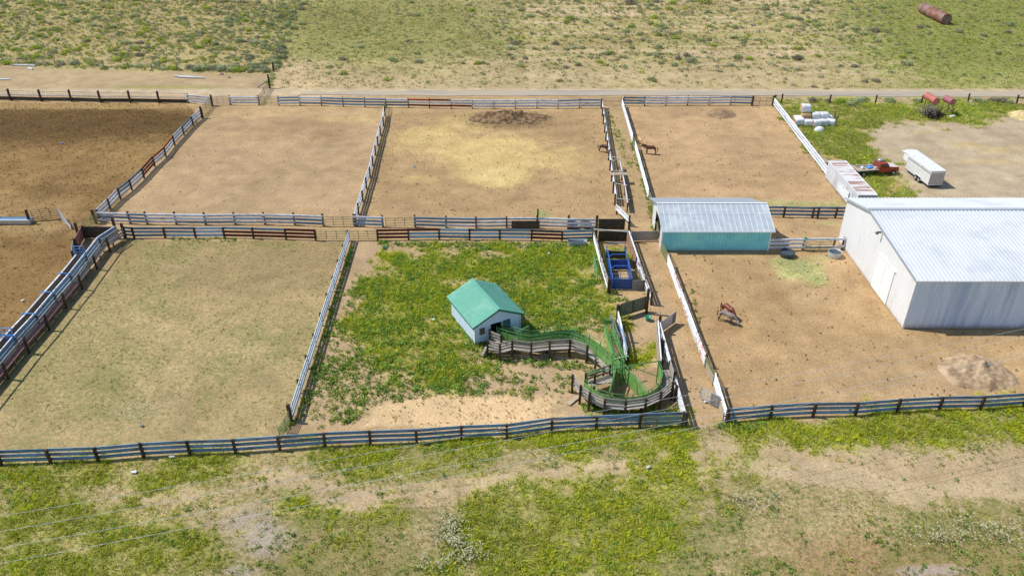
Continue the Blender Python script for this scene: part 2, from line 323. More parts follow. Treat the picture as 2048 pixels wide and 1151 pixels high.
# ------------------------------------------------------------------ ground sheet
def axis(core,far):
    a=list(core); d=core[1]-core[0]
    x=core[-1]; st=core[-1]-core[-2]
    while x<far: st*=1.6; x+=st; a.append(x)
    x=core[0]; st=core[1]-core[0]
    while x>-far: st*=1.6; x-=st; a.insert(0,x)
    return np.array(a)
xs=np.concatenate([np.arange(-160,-62,1.0),np.arange(-62,62,.3),np.arange(62,161,.9)])
ys=[30.0]; 
while ys[-1]<250: ys.append(ys[-1]+.16+.0035*max(ys[-1]-40,0))
xs=axis(xs,4000); ys=axis(np.array(ys),4000)
GX,GY=np.meshgrid(xs,ys)
FD=fields(GX,GY)
gz=-0.02-.05*fbm(GX,GY,.25,44)+ (FD['clod']>.5)*(.10*(fbm(GX,GY,1.1,71,3)-.5))
def ground():
    nx,ny=len(xs),len(ys); co=np.stack([GX,GY,gz],-1).reshape(-1,3)
    i=np.arange(nx*ny).reshape(ny,nx); q=np.stack([i[:-1,:-1],i[:-1,1:],i[1:,1:],i[1:,:-1]],-1).reshape(-1,4)
    me=bpy.data.meshes.new('ground'); me.vertices.add(len(co)); me.vertices.foreach_set('co',co.ravel())
    me.loops.add(q.size); me.loops.foreach_set('vertex_index',q.ravel().astype(np.int32))
    me.polygons.add(len(q)); me.polygons.foreach_set('loop_start',np.arange(0,q.size,4,dtype=np.int32)); me.polygons.foreach_set('loop_total',np.full(len(q),4,dtype=np.int32))
    me.update(calc_edges=True); me.validate()
    for nm,arr in (('Col',FD['col']),('Cov',np.stack([FD['veg'],FD['clod'],FD['straw']],-1))):
        a=me.color_attributes.new(nm,'FLOAT_COLOR','POINT'); b=np.ones((len(co),4)); b[:,:3]=arr.reshape(-1,3); a.data.foreach_set('color',b.ravel())
    o=bpy.data.objects.new('ground',me); S.collection.objects.link(o); o['kind']='structure'
    m,nt,b,out=newmat('ground_soil')
    tc=N(nt,'ShaderNodeTexCoord'); v=tc.outputs['Object']
    A=N(nt,'ShaderNodeAttribute',attribute_name='Col'); B=N(nt,'ShaderNodeAttribute',attribute_name='Cov'); sp=N(nt,'ShaderNodeSeparateColor'); nt.links.new(B.outputs['Color'],sp.inputs[0])
    c=A.outputs['Color']
    c=mixc(nt,1.0,c,grey(nt,noise(nt,v,.4,5,.6),.84,1.16),'MULTIPLY')
    c=mixc(nt,1.0,c,grey(nt,noise(nt,v,5,3,.6),.84,1.16),'MULTIPLY')
    c=mixc(nt,1.0,c,grey(nt,noise(nt,v,13,3,.75),.66,1.34),'MULTIPLY')
    # clods and droppings
    def mul(a,k):
        n=N(nt,'ShaderNodeMath',operation='MULTIPLY'); nt.links.new(a,n.inputs[0])
        if isinstance(k,(int,float)): n.inputs[1].default_value=k
        else: nt.links.new(k,n.inputs[1])
        return n.outputs[0]
    def addv(a,k):
        n=N(nt,'ShaderNodeMath',operation='ADD'); nt.links.new(a,n.inputs[0])
        if isinstance(k,(int,float)): n.inputs[1].default_value=k
        else: nt.links.new(k,n.inputs[1])
        return n.outputs[0]
    cl=ramp(nt,addv(noise(nt,v,3.2,4,.75),mul(sp.outputs[1],.07)),.575,.66)
    c=mixc(nt,mul(cl,.42),c,mixc(nt,1.0,c,(.42,.38,.34),'MULTIPLY'))
    vo=N(nt,'ShaderNodeTexVoronoi'); vo.inputs['Scale'].default_value=.9; nt.links.new(v,vo.inputs['Vector'])
    vs=N(nt,'ShaderNodeSeparateColor'); nt.links.new(vo.outputs['Color'],vs.inputs[0])
    r=N(nt,'ShaderNodeMath',operation='LESS_THAN'); nt.links.new(vo.outputs['Distance'],r.inputs[0]); nt.links.new(mul(vs.outputs[0],.12),r.inputs[1])
    g2=N(nt,'ShaderNodeMath',operation='LESS_THAN'); nt.links.new(vs.outputs[1],g2.inputs[0]); nt.links.new(mul(sp.outputs[1],.16),g2.inputs[1])
    c=mixc(nt,mul(mul(r.outputs[0],g2.outputs[0]),.75),c,(.10,.06,.03))
    # pale chips
    v2=N(nt,'ShaderNodeTexVoronoi'); v2.inputs['Scale'].default_value=1.7; nt.links.new(v,v2.inputs['Vector'])
    w2=N(nt,'ShaderNodeSeparateColor'); nt.links.new(v2.outputs['Color'],w2.inputs[0])
    r2=N(nt,'ShaderNodeMath',operation='LESS_THAN'); nt.links.new(v2.outputs['Distance'],r2.inputs[0]); nt.links.new(mul(w2.outputs[0],.10),r2.inputs[1])
    g3=N(nt,'ShaderNodeMath',operation='GREATER_THAN'); nt.links.new(w2.outputs[1],g3.inputs[0]); g3.inputs[1].default_value=.72
    c=mixc(nt,mul(mul(r2.outputs[0],g3.outputs[0]),.7),c,(.72,.60,.42))
    # straw threads
    st=N(nt,'ShaderNodeMapping'); st.inputs['Scale'].default_value=(3,14,3); st.inputs['Rotation'].default_value=(0,0,.5); nt.links.new(v,st.inputs[0])
    sn=ramp(nt,noise(nt,st.outputs[0],2.4,3,.8),.5,.62)
    c=mixc(nt,mul(mul(sn,sp.outputs[2]),.6),c,(.80,.64,.32))
    # green film of small plants
    gv=ramp(nt,addv(noise(nt,v,2.6,5,.75),mul(sp.outputs[0],.42)),.655,.75)
    gcol=mixc(nt,noise(nt,v,1.1,2),(.13,.17,.045),(.27,.26,.085))
    c=mixc(nt,mul(gv,.62),c,gcol)
    nt.links.new(c,b.inputs['Base Color']); b.inputs['Roughness'].default_value=.95; b.inputs['Specular IOR Level'].default_value=.1
    bp=N(nt,'ShaderNodeBump'); bp.inputs['Distance'].default_value=.12
    nt.links.new(addv(mul(sp.outputs[1],.5),.42),bp.inputs['Strength'])
    nt.links.new(addv(noise(nt,v,4.5,5,.7),mul(noise(nt,v,1.1,3),1.2)),bp.inputs['Height']); nt.links.new(bp.outputs[0],b.inputs['Normal'])
    me.materials.append(m)
ground()
# road: thin sheet laid on the ground
def road():
    top=[(600,186),(700,183),(900,181),(1200,180.5),(1500,181),(1800,182),(2048,183),(2500,186)]; bot=[(600,188.5),(700,190),(900,191.5),(1200,191),(1500,191),(1800,193),(2048,194),(2500,197)]
    mb=MB(); n=120; tx=np.linspace(600,2500,n)
    a=[at(x,float(np.interp(x,*zip(*top)))+.5*math.sin(x*.05)+.3*math.sin(x*.21),.012) for x in tx]; b=[at(x,float(np.interp(x,*zip(*bot)))+.5*math.sin(x*.043+1)+.3*math.sin(x*.17),.012) for x in tx]
    for i in range(n-1): mb.quad(b[i],b[i+1],a[i+1],a[i])
    m=M('worn_gravel_road',(.42,.375,.315),.95,0,.12,.5,(.50,.42,.31),.25,1.0,(.2,2.2,1),.2,spec=.1)
    o=mb.build('road',m); o['kind']='structure'
road()
# ------------------------------------------------------------------ plants
def leafmat(name,trans=.38):
    m,nt,b,o=newmat(name); a=N(nt,'ShaderNodeAttribute',attribute_name='Col')
    d=N(nt,'ShaderNodeBsdfDiffuse'); t=N(nt,'ShaderNodeBsdfTranslucent'); mx=N(nt,'ShaderNodeMixShader'); mx.inputs[0].default_value=trans
    tc=N(nt,'ShaderNodeTexCoord'); oi=N(nt,'ShaderNodeObjectInfo')
    g=N(nt,'ShaderNodeMapRange'); g.inputs[3].default_value=.82; g.inputs[4].default_value=1.2; nt.links.new(oi.outputs['Random'],g.inputs[0])
    c=mixc(nt,1.0,a.outputs['Color'],grey(nt,noise(nt,tc.outputs['Object'],6,2),.85,1.15),'MULTIPLY'); c=mixc(nt,1.0,c,g.outputs[0],'MULTIPLY')
    nt.links.new(c,d.inputs[0]); nt.links.new(c,t.inputs[0]); nt.links.new(d.outputs[0],mx.inputs[1]); nt.links.new(t.outputs[0],mx.inputs[2]); nt.links.new(mx.outputs[0],o.inputs[0])
    nt.nodes.remove(b); return m
LEAF=leafmat('leaf_and_blade')
def trimesh(name,co,col):
    """co (T,3,3), col (T,3,3)"""
    T=len(co); me=bpy.data.meshes.new(name); me.vertices.add(T*3); me.vertices.foreach_set('co',co.astype(np.float32).ravel())
    me.loops.add(T*3); me.loops.foreach_set('vertex_index',np.arange(T*3,dtype=np.int32)); me.polygons.add(T)
    me.polygons.foreach_set('loop_start',np.arange(0,T*3,3,dtype=np.int32)); me.polygons.foreach_set('loop_total',np.full(T,3,dtype=np.int32))
    me.update(calc_edges=True)
    a=me.color_attributes.new('Col','FLOAT_COLOR','POINT'); b=np.ones((T*3,4),np.float32); b[:,:3]=col.reshape(-1,3); a.data.foreach_set('color',b.ravel())
    me.materials.append(LEAF); return me
def blades(P,size,hgt,col,K,lean=.5,wid=.22,zr=0.0):
    n=len(P); P=np.repeat(P,K,0); size=np.repeat(size,K); hgt=np.repeat(hgt,K); col=np.repeat(col,K,0); T=n*K
    a=rng.uniform(0,2*np.pi,T); r=size*.5*np.sqrt(rng.uniform(0,1,T)); bx=P[:,0]+np.cos(a)*r; by=P[:,1]+np.sin(a)*r; bz=P[:,2]+rng.uniform(0,1,T)*hgt*zr
    o=rng.uniform(0,2*np.pi,T); w=size*wid*rng.uniform(.6,1.3,T); hh=hgt*rng.uniform(.5,1.15,T)*(1-zr*.5); l=hh*lean*rng.uniform(.3,1.5,T); ld=a+rng.normal(0,.6,T)
    co=np.empty((T,3,3)); co[:,0]=np.stack([bx-np.cos(o)*w/2,by-np.sin(o)*w/2,bz],-1); co[:,1]=np.stack([bx+np.cos(o)*w/2,by+np.sin(o)*w/2,bz],-1)
    co[:,2]=np.stack([bx+np.cos(ld)*l,by+np.sin(ld)*l,bz+hh],-1)
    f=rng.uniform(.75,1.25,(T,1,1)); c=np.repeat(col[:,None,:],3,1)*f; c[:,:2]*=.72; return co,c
def leaves(P,rad,hgt,col,K,leaf=.22):
    """rounded clump: little leaf triangles through the outer part of a dome"""
    n=len(P); P=np.repeat(P,K,0); rad=np.repeat(rad,K); hgt=np.repeat(hgt,K); col=np.repeat(col,K,0); T=n*K
    a=rng.uniform(0,2*np.pi,T); e=np.arcsin(rng.uniform(0,1,T)); q=rng.uniform(.45,1.08,T)**.7
    lob=1+.25*np.sin(a*3+P[:,0]*7)+.15*np.sin(a*5+P[:,1]*5)
    c=np.stack([P[:,0]+np.cos(a)*np.cos(e)*rad*q*lob,P[:,1]+np.sin(a)*np.cos(e)*rad*q*lob,P[:,2]+.05+np.sin(e)*hgt*q],-1)
    d=rng.normal(size=(T,3)); d/=np.linalg.norm(d,axis=1)[:,None]; u=rng.normal(size=(T,3)); u-= (u*d).sum(1)[:,None]*d; u/=np.linalg.norm(u,axis=1)[:,None]; w=np.cross(d,u)
    L=(leaf*rad*rng.uniform(.6,1.4,T))[:,None]
    co=np.stack([c-u*L*.5,c+u*L*.5+w*L*.3,c+w*L*.9],1)
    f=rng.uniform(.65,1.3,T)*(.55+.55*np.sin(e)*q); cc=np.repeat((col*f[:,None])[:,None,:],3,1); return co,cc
def scatter(x0,x1,y0,y1,dens,key,power=1.0):
    n=int((x1-x0)*(y1-y0)*dens); X=rng.uniform(x0,x1,n); Y=rng.uniform(y0,y1,n)
    f=fields(X,Y); inview=(f['px']>-60)&(f['px']<2110)&(f['py']>-15)&(f['py']<1200)
    k=(rng.uniform(0,1,n)<f[key]**power)&inview
    return X[k],Y[k],{a:b[k] for a,b in f.items()}
def stuff(name,parts,label):
    me=trimesh(name,np.concatenate([p[0] for p in parts]),np.concatenate([p[1] for p in parts]))
    o=bpy.data.objects.new(name,me); S.collection.objects.link(o); return tag(o,label,'grass',None,'stuff')
def pal(n,cols,w=None):
    c=np.array(cols); i=rng.choice(len(c),n,p=w); return c[i]*rng.uniform(.85,1.15,(n,1))
def z3(X,Y): return np.stack([X,Y,np.full(len(X),-.03)],-1)
G1=[(.55,.62,.035),(.64,.68,.05),(.40,.50,.03),(.70,.70,.10)]
def lushpart(box,dens,K=7,sz=.30,h=.28):
    X,Y,f=scatter(*box,dens,'lush'); n=len(X)
    big=.7+.8*np.clip(f['n1']+.5,0,1)
    c=pal(n,G1); m=f['must']>rng.uniform(0,1,n); c[m]=pal(m.sum(),[(.70,.66,.03),(.62,.62,.04)])
    fl=f['py']<420; c[fl]=pal(fl.sum(),[(.30,.36,.06),(.40,.44,.08),(.22,.30,.05),(.48,.44,.16)])*(.75+.9*np.clip(f['n2'][fl]+.35,0,.6))[:,None]; d=(f['out']>.5)&(f['n2']<.0); c[d]=pal(d.sum(),[(.50,.54,.05),(.60,.58,.09),(.38,.44,.04)])
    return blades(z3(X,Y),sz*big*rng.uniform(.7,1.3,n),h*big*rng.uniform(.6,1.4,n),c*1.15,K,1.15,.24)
def weedpart(box,dens,K=13,r=.17):
    X,Y,f=scatter(*box,dens,'weed',1.3); n=len(X); R=r*rng.uniform(.5,1.6,n)
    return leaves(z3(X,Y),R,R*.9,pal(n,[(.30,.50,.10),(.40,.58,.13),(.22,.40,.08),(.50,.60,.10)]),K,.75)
stuff('meadow_grass',[lushpart((-50,50,36,56),14,7,.26,.24),lushpart((-60,50,50,60),8,6,.26,.2)],'lush yellow green grass along the outside of the bottom rail fence')
def clumps(box,dens,cols,r=.34):
    X,Y,f=scatter(*box,dens,'lush',1.5); n=len(X); k=rng.uniform(0,1,n)<sstep(-.12,.15,f['n1']+.3*f['n2']); X,Y=X[k],Y[k]; n=len(X); R=r*rng.lognormal(0,.35,n)
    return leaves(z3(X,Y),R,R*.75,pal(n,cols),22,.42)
BC=[(.50,.60,.05),(.62,.66,.06),(.38,.50,.05),(.32,.46,.08),(.68,.66,.05)]
stuff('bushy_grass',[clumps((-50,50,36,60),7,BC,.15),clumps((-22,17,58,90),2.5,BC,.2),clumps((40,110,96,142),2.0,BC,.28)],'rounded yellow green tufts standing out of the lush grass')
stuff('pen_grass',[lushpart((-22,17,58,90),24,7,.26,.26)],'bright green grass growing around the green roofed shed')
stuff('field_grass',[lushpart((40,110,96,142),16,7,.30,.30)],'tall green grass round the wrapped bales and old truck')
stuff('weeds',[weedpart((-22,22,52,92),17),weedpart((10,24,88,142),6,9,.25),weedpart((-50,50,36,56),14,11,.12),weedpart((-62,-20,84,92),8)],'dark green broadleaf weeds in and around the pens')
def drypart(box,dens,key,cols,K,sz,h,pw=1):
    X,Y,f=scatter(*box,dens,key,pw); n=len(X); return blades(z3(X,Y),sz*rng.uniform(.6,1.4,n),h*rng.uniform(.5,1.4,n),pal(n,cols),K,.9,.2)
stuff('dry_grass',[drypart((-48,48,36,56),9,'dry',[(.52,.44,.18),(.50,.32,.17),(.56,.50,.2),(.42,.42,.10),(.44,.28,.16)],5,.26,.13),drypart((-50,50,36,60),24,'thin',[(.60,.62,.10),(.50,.56,.08),(.66,.62,.18),(.42,.52,.08),(.60,.50,.20)],4,.24,.10)],'dry tan and reddish grass on the open ground below the fence')
def hillgrass(box,dens):
    X,Y,f=scatter(*box,dens,'hill'); n=len(X); keep=(rng.uniform(0,1,n)<(.15+.85*f['veg']))&(f['strip']<.5); X,Y=X[keep],Y[keep]; f={k:v[keep] for k,v in f.items()}; n=len(X)
    c=pal(n,[(.52,.46,.18),(.46,.46,.13),(.50,.36,.20),(.36,.42,.11)]); g=(f['px']>1650)&(rng.uniform(0,1,n)<.7*f['veg']); c[g]=pal(g.sum(),[(.40,.48,.09),(.48,.52,.13)])
    return blades(z3(X,Y),.6*rng.uniform(.6,1.4,n),.28*rng.uniform(.5,1.4,n),c,5,.9,.25)
stuff('hill_grass',[hillgrass((-160,160,146,235),2.6)],'thin dry and green grass between the sagebrush')
# small green sprouts over the trampled pen
def sprout(box,dens):
    X,Y,f=scatter(*box,dens,'veg',1.6); k=(f['lush']<.2)&(f['out']<.5)&(f['hill']<.1); X,Y=X[k],Y[k]; n=len(X)
    return blades(z3(X,Y),.20*rng.uniform(.5,1.6,n),.09*rng.uniform(.6,1.4,n),pal(n,[(.22,.30,.06),(.30,.36,.09),(.14,.22,.05)]),4,1.2,.32)
stuff('sprouts',[sprout((-60,-18,52,90),11),sprout((-22,17,52,90),5)],'short sparse green shoots in the trampled lower left pen')
# white flowers
def flowers():
    out=[]
    for cx,cy,rx,ry,n in ((900,1045,22,16,260),(905,1075,20,12,240),(935,1100,28,14,260),(880,1125,40,14,160),(870,1060,25,20,60),(1500,1000,35,16,120),(1480,990,12,6,40),(1545,995,10,6,30),(1900,1055,70,22,220),(1985,1050,50,18,160),(1860,1075,50,14,90),(2020,1080,30,12,60)):
        for _ in range(int(n*.6)):
            p=at(random.gauss(cx,rx*.8),random.gauss(cy,ry*.8),random.uniform(.30,.55)); out.append(p)
    P_=np.array([tuple(p) for p in out]); n=len(P_)
    st=P_.copy(); st[:,2]=0
    a=leaves(P_,np.full(n,.065),np.full(n,.05),pal(n,[(.95,.95,.70),(.85,.88,.55)]),5,1.3)
    a=(a[0],np.zeros_like(a[1])+np.array([.93,.90,.66])); b=blades(st,np.full(n,.12),P_[:,2],pal(n,[(.24,.29,.08)]),3,.3,.2)
    me=trimesh('white_wildflowers',np.concatenate([a[0],b[0]]),np.concatenate([a[1],b[1]])); o=bpy.data.objects.new('white_wildflowers',me); S.collection.objects.link(o)
    tag(o,'clusters of creamy white wildflowers in the bottom meadow','wildflowers',None,'stuff')
flowers()
# straw and hay litter
def litter():
    pr=[]
    X,Y,f=scatter(-22,16,93,135,7,'straw',.8); n=len(X)
    pr.append(blades(z3(X,Y)+[0,0,.05],np.full(n,.3),np.full(n,.03),pal(n,[(.72,.55,.24),(.60,.45,.2),(.8,.66,.34)]),3,4,.25))
    stuff('loose_straw',pr,'loose yellow straw strewn across the middle upper pen')
    pts=[]
    for cx,cy,rx,ry,n in ((1600,535,45,20,900),(1635,560,25,14,300),(1575,523,35,8,300),(1660,410,35,8,220),(1595,408,45,6,200),(1083,428,12,9,120)):
        for _ in range(n): pts.append(at(random.gauss(cx,rx*.5),random.gauss(cy,ry*.5),.0))
    Q=np.array([tuple(p) for p in pts]); stuff('loose_hay',[blades(Q,np.full(len(Q),.35),np.full(len(Q),.05),pal(len(Q),[(.78,.80,.40),(.66,.70,.30),(.85,.84,.5)]),4,3,.25)],'pale green loose hay strewn on the bare ground of the pens')
litter()
# sagebrush
def shrub_mesh(name,base,K,leaf):
    n=1; a=leaves(np.zeros((1,3)),np.array([.5]),np.array([.48]),np.array([base]),K,leaf)
    b=blades(np.zeros((1,3)),np.array([.5]),np.array([.42]),np.array([(.12,.10,.08)]),10,.8,.08)
    return trimesh(name,np.concatenate([a[0],b[0]]),np.concatenate([a[1],b[1]]))
SAGE=[('grey_green',(.50,.56,.29)),('grey_green',(.44,.52,.24)),('grey_green',(.58,.62,.38)),('yellow_green',(.50,.60,.09)),('dull_grey',(.42,.38,.30))]
PRO=[[shrub_mesh('sagebrush',c,150,.30) for _ in range(2)] for _,c in SAGE]
BIG=[shrub_mesh('sagebrush',c,420,.2) for _,c in SAGE]
def sage():
    n=36000; X=rng.uniform(-160,160,n); Y=rng.uniform(146,236,n); f=fields(X,Y); px,py=f['px'],f['py']
    ok=(px>-30)&(px<2080)&(py>-12)&(py<178)
    dens=np.zeros(n)
    L=(px<np.interp(py,[0,145],[600,540]))&(py<138+px*.012); dens[L]=.70+.3*sstep(330,480,px[L])
    r=~L; dens[r]=np.interp(px[r],[560,900,1050,1600,1800,2048],[.07,.12,.24,.26,.10,.06])*np.interp(py[r],[0,90,140,172],[1.1,1.0,.5,.25])
    st=vnoise(X*.04+f['n2']*2,Y*.5+f['n1'],31); dens*=np.where(r&(px>850)&(py>90),np.where(st<.45,1.9,.5),1.0)*(.55+1.1*sstep(-.15,.2,f['n1']))
    dens[f['strip']>.5]=0; dens[(py>168)]*=.3; dens[(np.abs(px-1866)<45)&(np.abs(py-28)<26)]=0
    k=ok&(rng.uniform(0,1,n)<dens*.72); X,Y,px,py=X[k],Y[k],px[k],py[k]; n=len(X); R=np.clip(rng.lognormal(-.92,.38,n),.17,1.05)*np.where(px<560,.88,np.where(px>1000,1.0,.9))
    kind=rng.choice(5,n,p=[.34,.24,.14,.16,.12]); kl=(px<430)&(rng.uniform(0,1,n)<.35); kind[kl]=3
    # fence-line and hedge rows along the pasture corner
    ex=[]
    for t in np.linspace(0,1,34): 
        x=546+(603-546)*t; y=148-148*t; ex.append((x+random.gauss(0,4+4*t),y+random.gauss(0,3),random.uniform(.5,1.1),random.choice([0,1,1,4])))
    for x in range(12,540,9): ex.append((x+random.gauss(0,3),127+x*.03+random.gauss(0,2.2),random.uniform(.35,.75) if x<380 else random.uniform(.6,1.05),random.choice([0,1,2,3,4])))
    for x,y,rr,kk in ((434,137,1.5,1),(462,136,1.2,0),(510,138,1.4,1),(537,165,1.2,1),(543,158,1.0,1),(541,170,.9,3),(1260,8,2.2,4),(1345,8,1.6,3),(1410,6,2.6,3),(1395,3,1.6,3),(1340,20,1.4,3),(943,22,1.6,3),
        (1625,203,1.3,4),(1640,211,1.0,3),(1655,203,1.0,4),(1680,205,1.5,3),(1708,207,1.5,0),(1718,203,1.4,2),(1700,211,1.3,0),(1730,201,1.1,0),(1780,204,1.4,0),(1835,204,1.2,0),(1953,203,1.3,0),(1965,205,1.0,0),(1985,203,1.2,4),(2002,203,1.5,4),(2018,206,1.2,0),(1855,225,.9,1)): ex.append((x,y,rr/1.5,kk))
    EX=[at(a,b) for a,b,_,_ in ex]; X=np.append(X,[p.x for p in EX]); Y=np.append(Y,[p.y for p in EX]); R=np.append(R,[e[2] for e in ex]); kind=np.append(kind,[e[3] for e in ex]).astype(int)
    px,py=proj(X,Y); size=R*(py+400); size[(px<0)|(px>2047)|(py<0)]=0
    order=np.argsort(-size); ind=order[:300]; rest=order[300:]
    def where(x,y):
        if y>196: return 'on the grassy verge beside the dark post fence','shrubs on the verge by the dark posts'
        if x<np.interp(y,[0,145],[612,560]): return 'in the left pasture behind the wire fence','sagebrush in the left pasture'
        if x<1100: return 'on the open slope above the middle of the road','sagebrush on the slope above the road'
        return 'on the striped slope above the right half of the road','sagebrush on the slope above the road'
    kn={0:'grey green sagebrush bush',1:'deep grey green sagebrush bush',2:'pale grey green sagebrush bush',3:'yellow green rounded shrub',4:'dull grey half bare shrub'}
    for i in ind:
        k=int(kind[i]); me=BIG[k] if R[i]>.75 else PRO[k][i%2]
        o=bpy.data.objects.new('sagebrush',me); S.collection.objects.link(o); o.location=(X[i],Y[i],-.05); r=R[i]*2
        o.scale=(r*random.uniform(.9,1.15),r*random.uniform(.9,1.1),r*random.uniform(.75,1.0)); o.rotation_euler.z=random.uniform(0,6.28)
        w,g=where(px[i],py[i]); tag(o,kn[k]+' '+w,'shrub',kn[k]+'es '+w)
    cols=np.array([SAGE[k][1] for k in kind[rest]]); a=leaves(z3(X[rest],Y[rest]),R[rest],R[rest]*.85,cols,34,.5)
    me=trimesh('sagebrush',*a); o=bpy.data.objects.new('sagebrush',me); S.collection.objects.link(o); tag(o,'many small distant sagebrush bushes over the whole slope','shrubs','sagebrush too small to single out','stuff')
sage()
# ------------------------------------------------------------------ fences
WB=[(-.01,.160),(.055,.152),(.085,.115),(.085,.07),(.01,.03),(.01,-.03),(.085,-.07),(.085,-.115),(.03,-.15),(0,-.155)]
def wrail(a,b,side,mat,parent,z,name='rail'):
    """W profile guard rail from a to b (ground points), centre height z, bulging towards side (+1 left of a->b)"""
    a=Vector((a[0],a[1],0));b=Vector((b[0],b[1],0)); d=(b-a).normalized(); nrm=Vector((-d.y,d.x,0))*side
    a=a-d*.10; b=b+d*.10; off=random.uniform(0,.02); mb=MB(); z0=z+random.uniform(-.02,.02); z1=z+random.uniform(-.02,.02)
    n=len(WB); vs=[a+nrm*(p+off)+Vector((0,0,z0+q)) for p,q in WB]+[b+nrm*(p+off)+Vector((0,0,z1+q)) for p,q in WB]
    mb.add(vs,[(k,k+1,n+k+1,n+k) for k in range(n-1)]); return mb.build(name,mat,parent)
CM={'q':'rusty','x':'dirty','g':'galv','w':'white','r':'red','b':'ltblue','d':'dark','o':'orange'}
def post(p,h,parent,mat='post',w=.2,lean=.03,z0=-.1):
    mb=MB(); mb.beam((p[0],p[1],z0),(p[0]+random.uniform(-lean,lean),p[1]+random.uniform(-lean,lean),h),w,w*random.uniform(.85,1.1),up=(0,1,0)); return mb.build('post',mat,parent)
def railfence(label,pts,bays,side=1,hs=(1.30,.82,.34),ph=1.5,group=None,postmat='post',pw=.2,postoff=.1,skip=(),name='rail_fence'):
    """pts ground points of posts; bays list of strings (rail colours top to bottom); rails on 'side' of the posts"""
    pts=[Vector((p[0],p[1],0)) for p in pts]
    t=thing(name,label,'fence',pts[0],group)
    for i,p in enumerate(pts):
        d=(pts[min(i+1,len(pts)-1)]-pts[max(i-1,0)]).normalized(); n=Vector((-d.y,d.x,0))*side
        if i not in skip: post(p-n*postoff,ph*random.uniform(.97,1.05),t,postmat,pw)
    for i in range(len(pts)-1):
        b=bays[i%len(bays)] if isinstance(bays,list) else bays
        for k,c in enumerate(b):
            if c!='-': wrail(pts[i],pts[i+1],side,CM[c],t,hs[k])
    return t
def subdiv(a,b,step=3.81):
    a=Vector(a);b=Vector(b);n=max(1,round((b-a).length/step)); return [a.lerp(b,i/n) for i in range(n+1)]
def px(l): return [at(x,y) for x,y in l]
def gate(label,a,b,h=1.35,mat='gate',bars=6,ups=3,z0=.15,r=.035,name='tube_gate',group=None,mesh=False,cat='gate'):
    a=Vector(a);b=Vector(b); t=thing(name,label,cat,(a.x,a.y,0),group)
    for k in range(bars):
        z=z0+(h-z0)*k/(bars-1); MB().tube([a+Vector((0,0,z)),b+Vector((0,0,z))],r,5).build('bar',mat,t)
    for k in range(ups):
        p=a.lerp(b,k/(ups-1)); MB().tube([p+Vector((0,0,z0)),p+Vector((0,0,h))],r*1.1,5).build('upright',mat,t)
    if mesh:
        m=MB(); L=(b-a).length; n=int(L/.18)
        for k in range(n+1):
            p=a.lerp(b,k/n); m.tube([p+Vector((0,0,z0)),p+Vector((0,0,h))],.012,4,False)
        for k in range(8):
            z=z0+(h-z0)*k/7; m.tube([a+Vector((0,0,z)),b+Vector((0,0,z))],.010,4,False)
        m.build('wire_mesh',mat,t)
    return t
def boardwall(label,a,b,h,n,mat,posts=(),z0=.05,th=.06,postmat='post',ph=None,gap=.015,name='plank_wall',cat='fence'):
    a=Vector(a);b=Vector(b); t=thing(name,label,cat,(a.x,a.y,0)); m=MB(); bh=(h-z0)/n
    d=(b-a).normalized()
    for k in range(n):
        z=z0+bh*(k+.5); o=random.uniform(0,.02); nn=Vector((-d.y,d.x,0))*o
        m.beam(a+nn+Vector((0,0,z)),b+nn+Vector((0,0,z)),th,bh-gap)
    m.build('planks',mat,t)
    for q in posts:
        p=a.lerp(b,q); post(p-Vector((-d.y,d.x,0))*(-.13),ph or h+.15,t,postmat,.2)
    return t
# bottom fence
L=px([(-88,931),(4,927),(103,923.5),(198,920),(289,912),(381,907),(472,904),(560.4,897.7),(651,891),(741.6,887),(833.6,884),(923,877),(1013.6,873.5),(1103,861),(1191.7,856.8),(1278.7,852.6),(1370,849)])
railfence('long blue grey three rail fence along the bottom, left of the alley mouth',L,'ggg',1)
Rr=px([(1453,843),(1539.4,835.4),(1625,830.7),(1709,829.6),(1792.6,822.9),(1876.8,818.4),(1959,817),(2045.7,811),(2132,806)])
railfence('blue grey three rail fence along the bottom right, below the horse pen',Rr,'ggg',1)
# middle lower row
railfence('lower middle fence left of the paired gates, grey, white and maroon rails',px([(253,474),(269.6,475.4),(331.5,475),(392.3,475.4),(450,474.7),(508,476),(573,478),(632,479.6)]),['ggg','ggg','ggb','bbb','grr','grr','rrr'],1)
railfence('lower middle fence behind the green roofed shed, maroon, pale blue and grey rails',px([(756,479.6),(817.5,478.7),(879,478),(939.4,479),(1000,479),(1063,480),(1123.7,482),(1185.6,480)]),['rrr','rbb','bbg','gbg','ggb','drr','ggg'],1)
# middle upper row (rails on the near side)
railfence('upper middle fence at the left pen corner, mostly white rails',px([(200.5,444),(259.8,446.6),(294,447.6),(352,448),(411,449),(470,448.3),(529.6,448.4),(589,449.4),(646.7,451.8)]),['wgw','ggg','www','wwg','wwg','wbw','wgw','wgg'],-1,postoff=.12,ph=1.62)
railfence('short three rail stub fence between the two olive gates of the middle row',px([(709,451.8),(766,453.6)]),['wgg'],-1,ph=1.6,name='rail_fence')
t=railfence('upper middle fence below the straw strewn pen, white rails with rusty red posts',px([(830.6,453.8),(892.5,455.3),(952.5,456),(1013.4,455.3),(1073.8,455.3),(1135.6,456.9),(1192,457.5)]),['ggg','ggw','gww','www','www','www'],-1,ph=1.62)
for q in ((1075,456),(1137,457)): post(at(*q)+Vector((0,.15,0)),2.6 if q[0]<1100 else 1.85,t,'post',.2)
for x in (952.5,1013.4,1073.8,1135.6):
    p=at(x,455.8); MB().beam(p+Vector((0,-.13,.1)),p+Vector((0,-.13,1.5)),.16,.05,up=(0,1,0)).build('post_face','red',t)
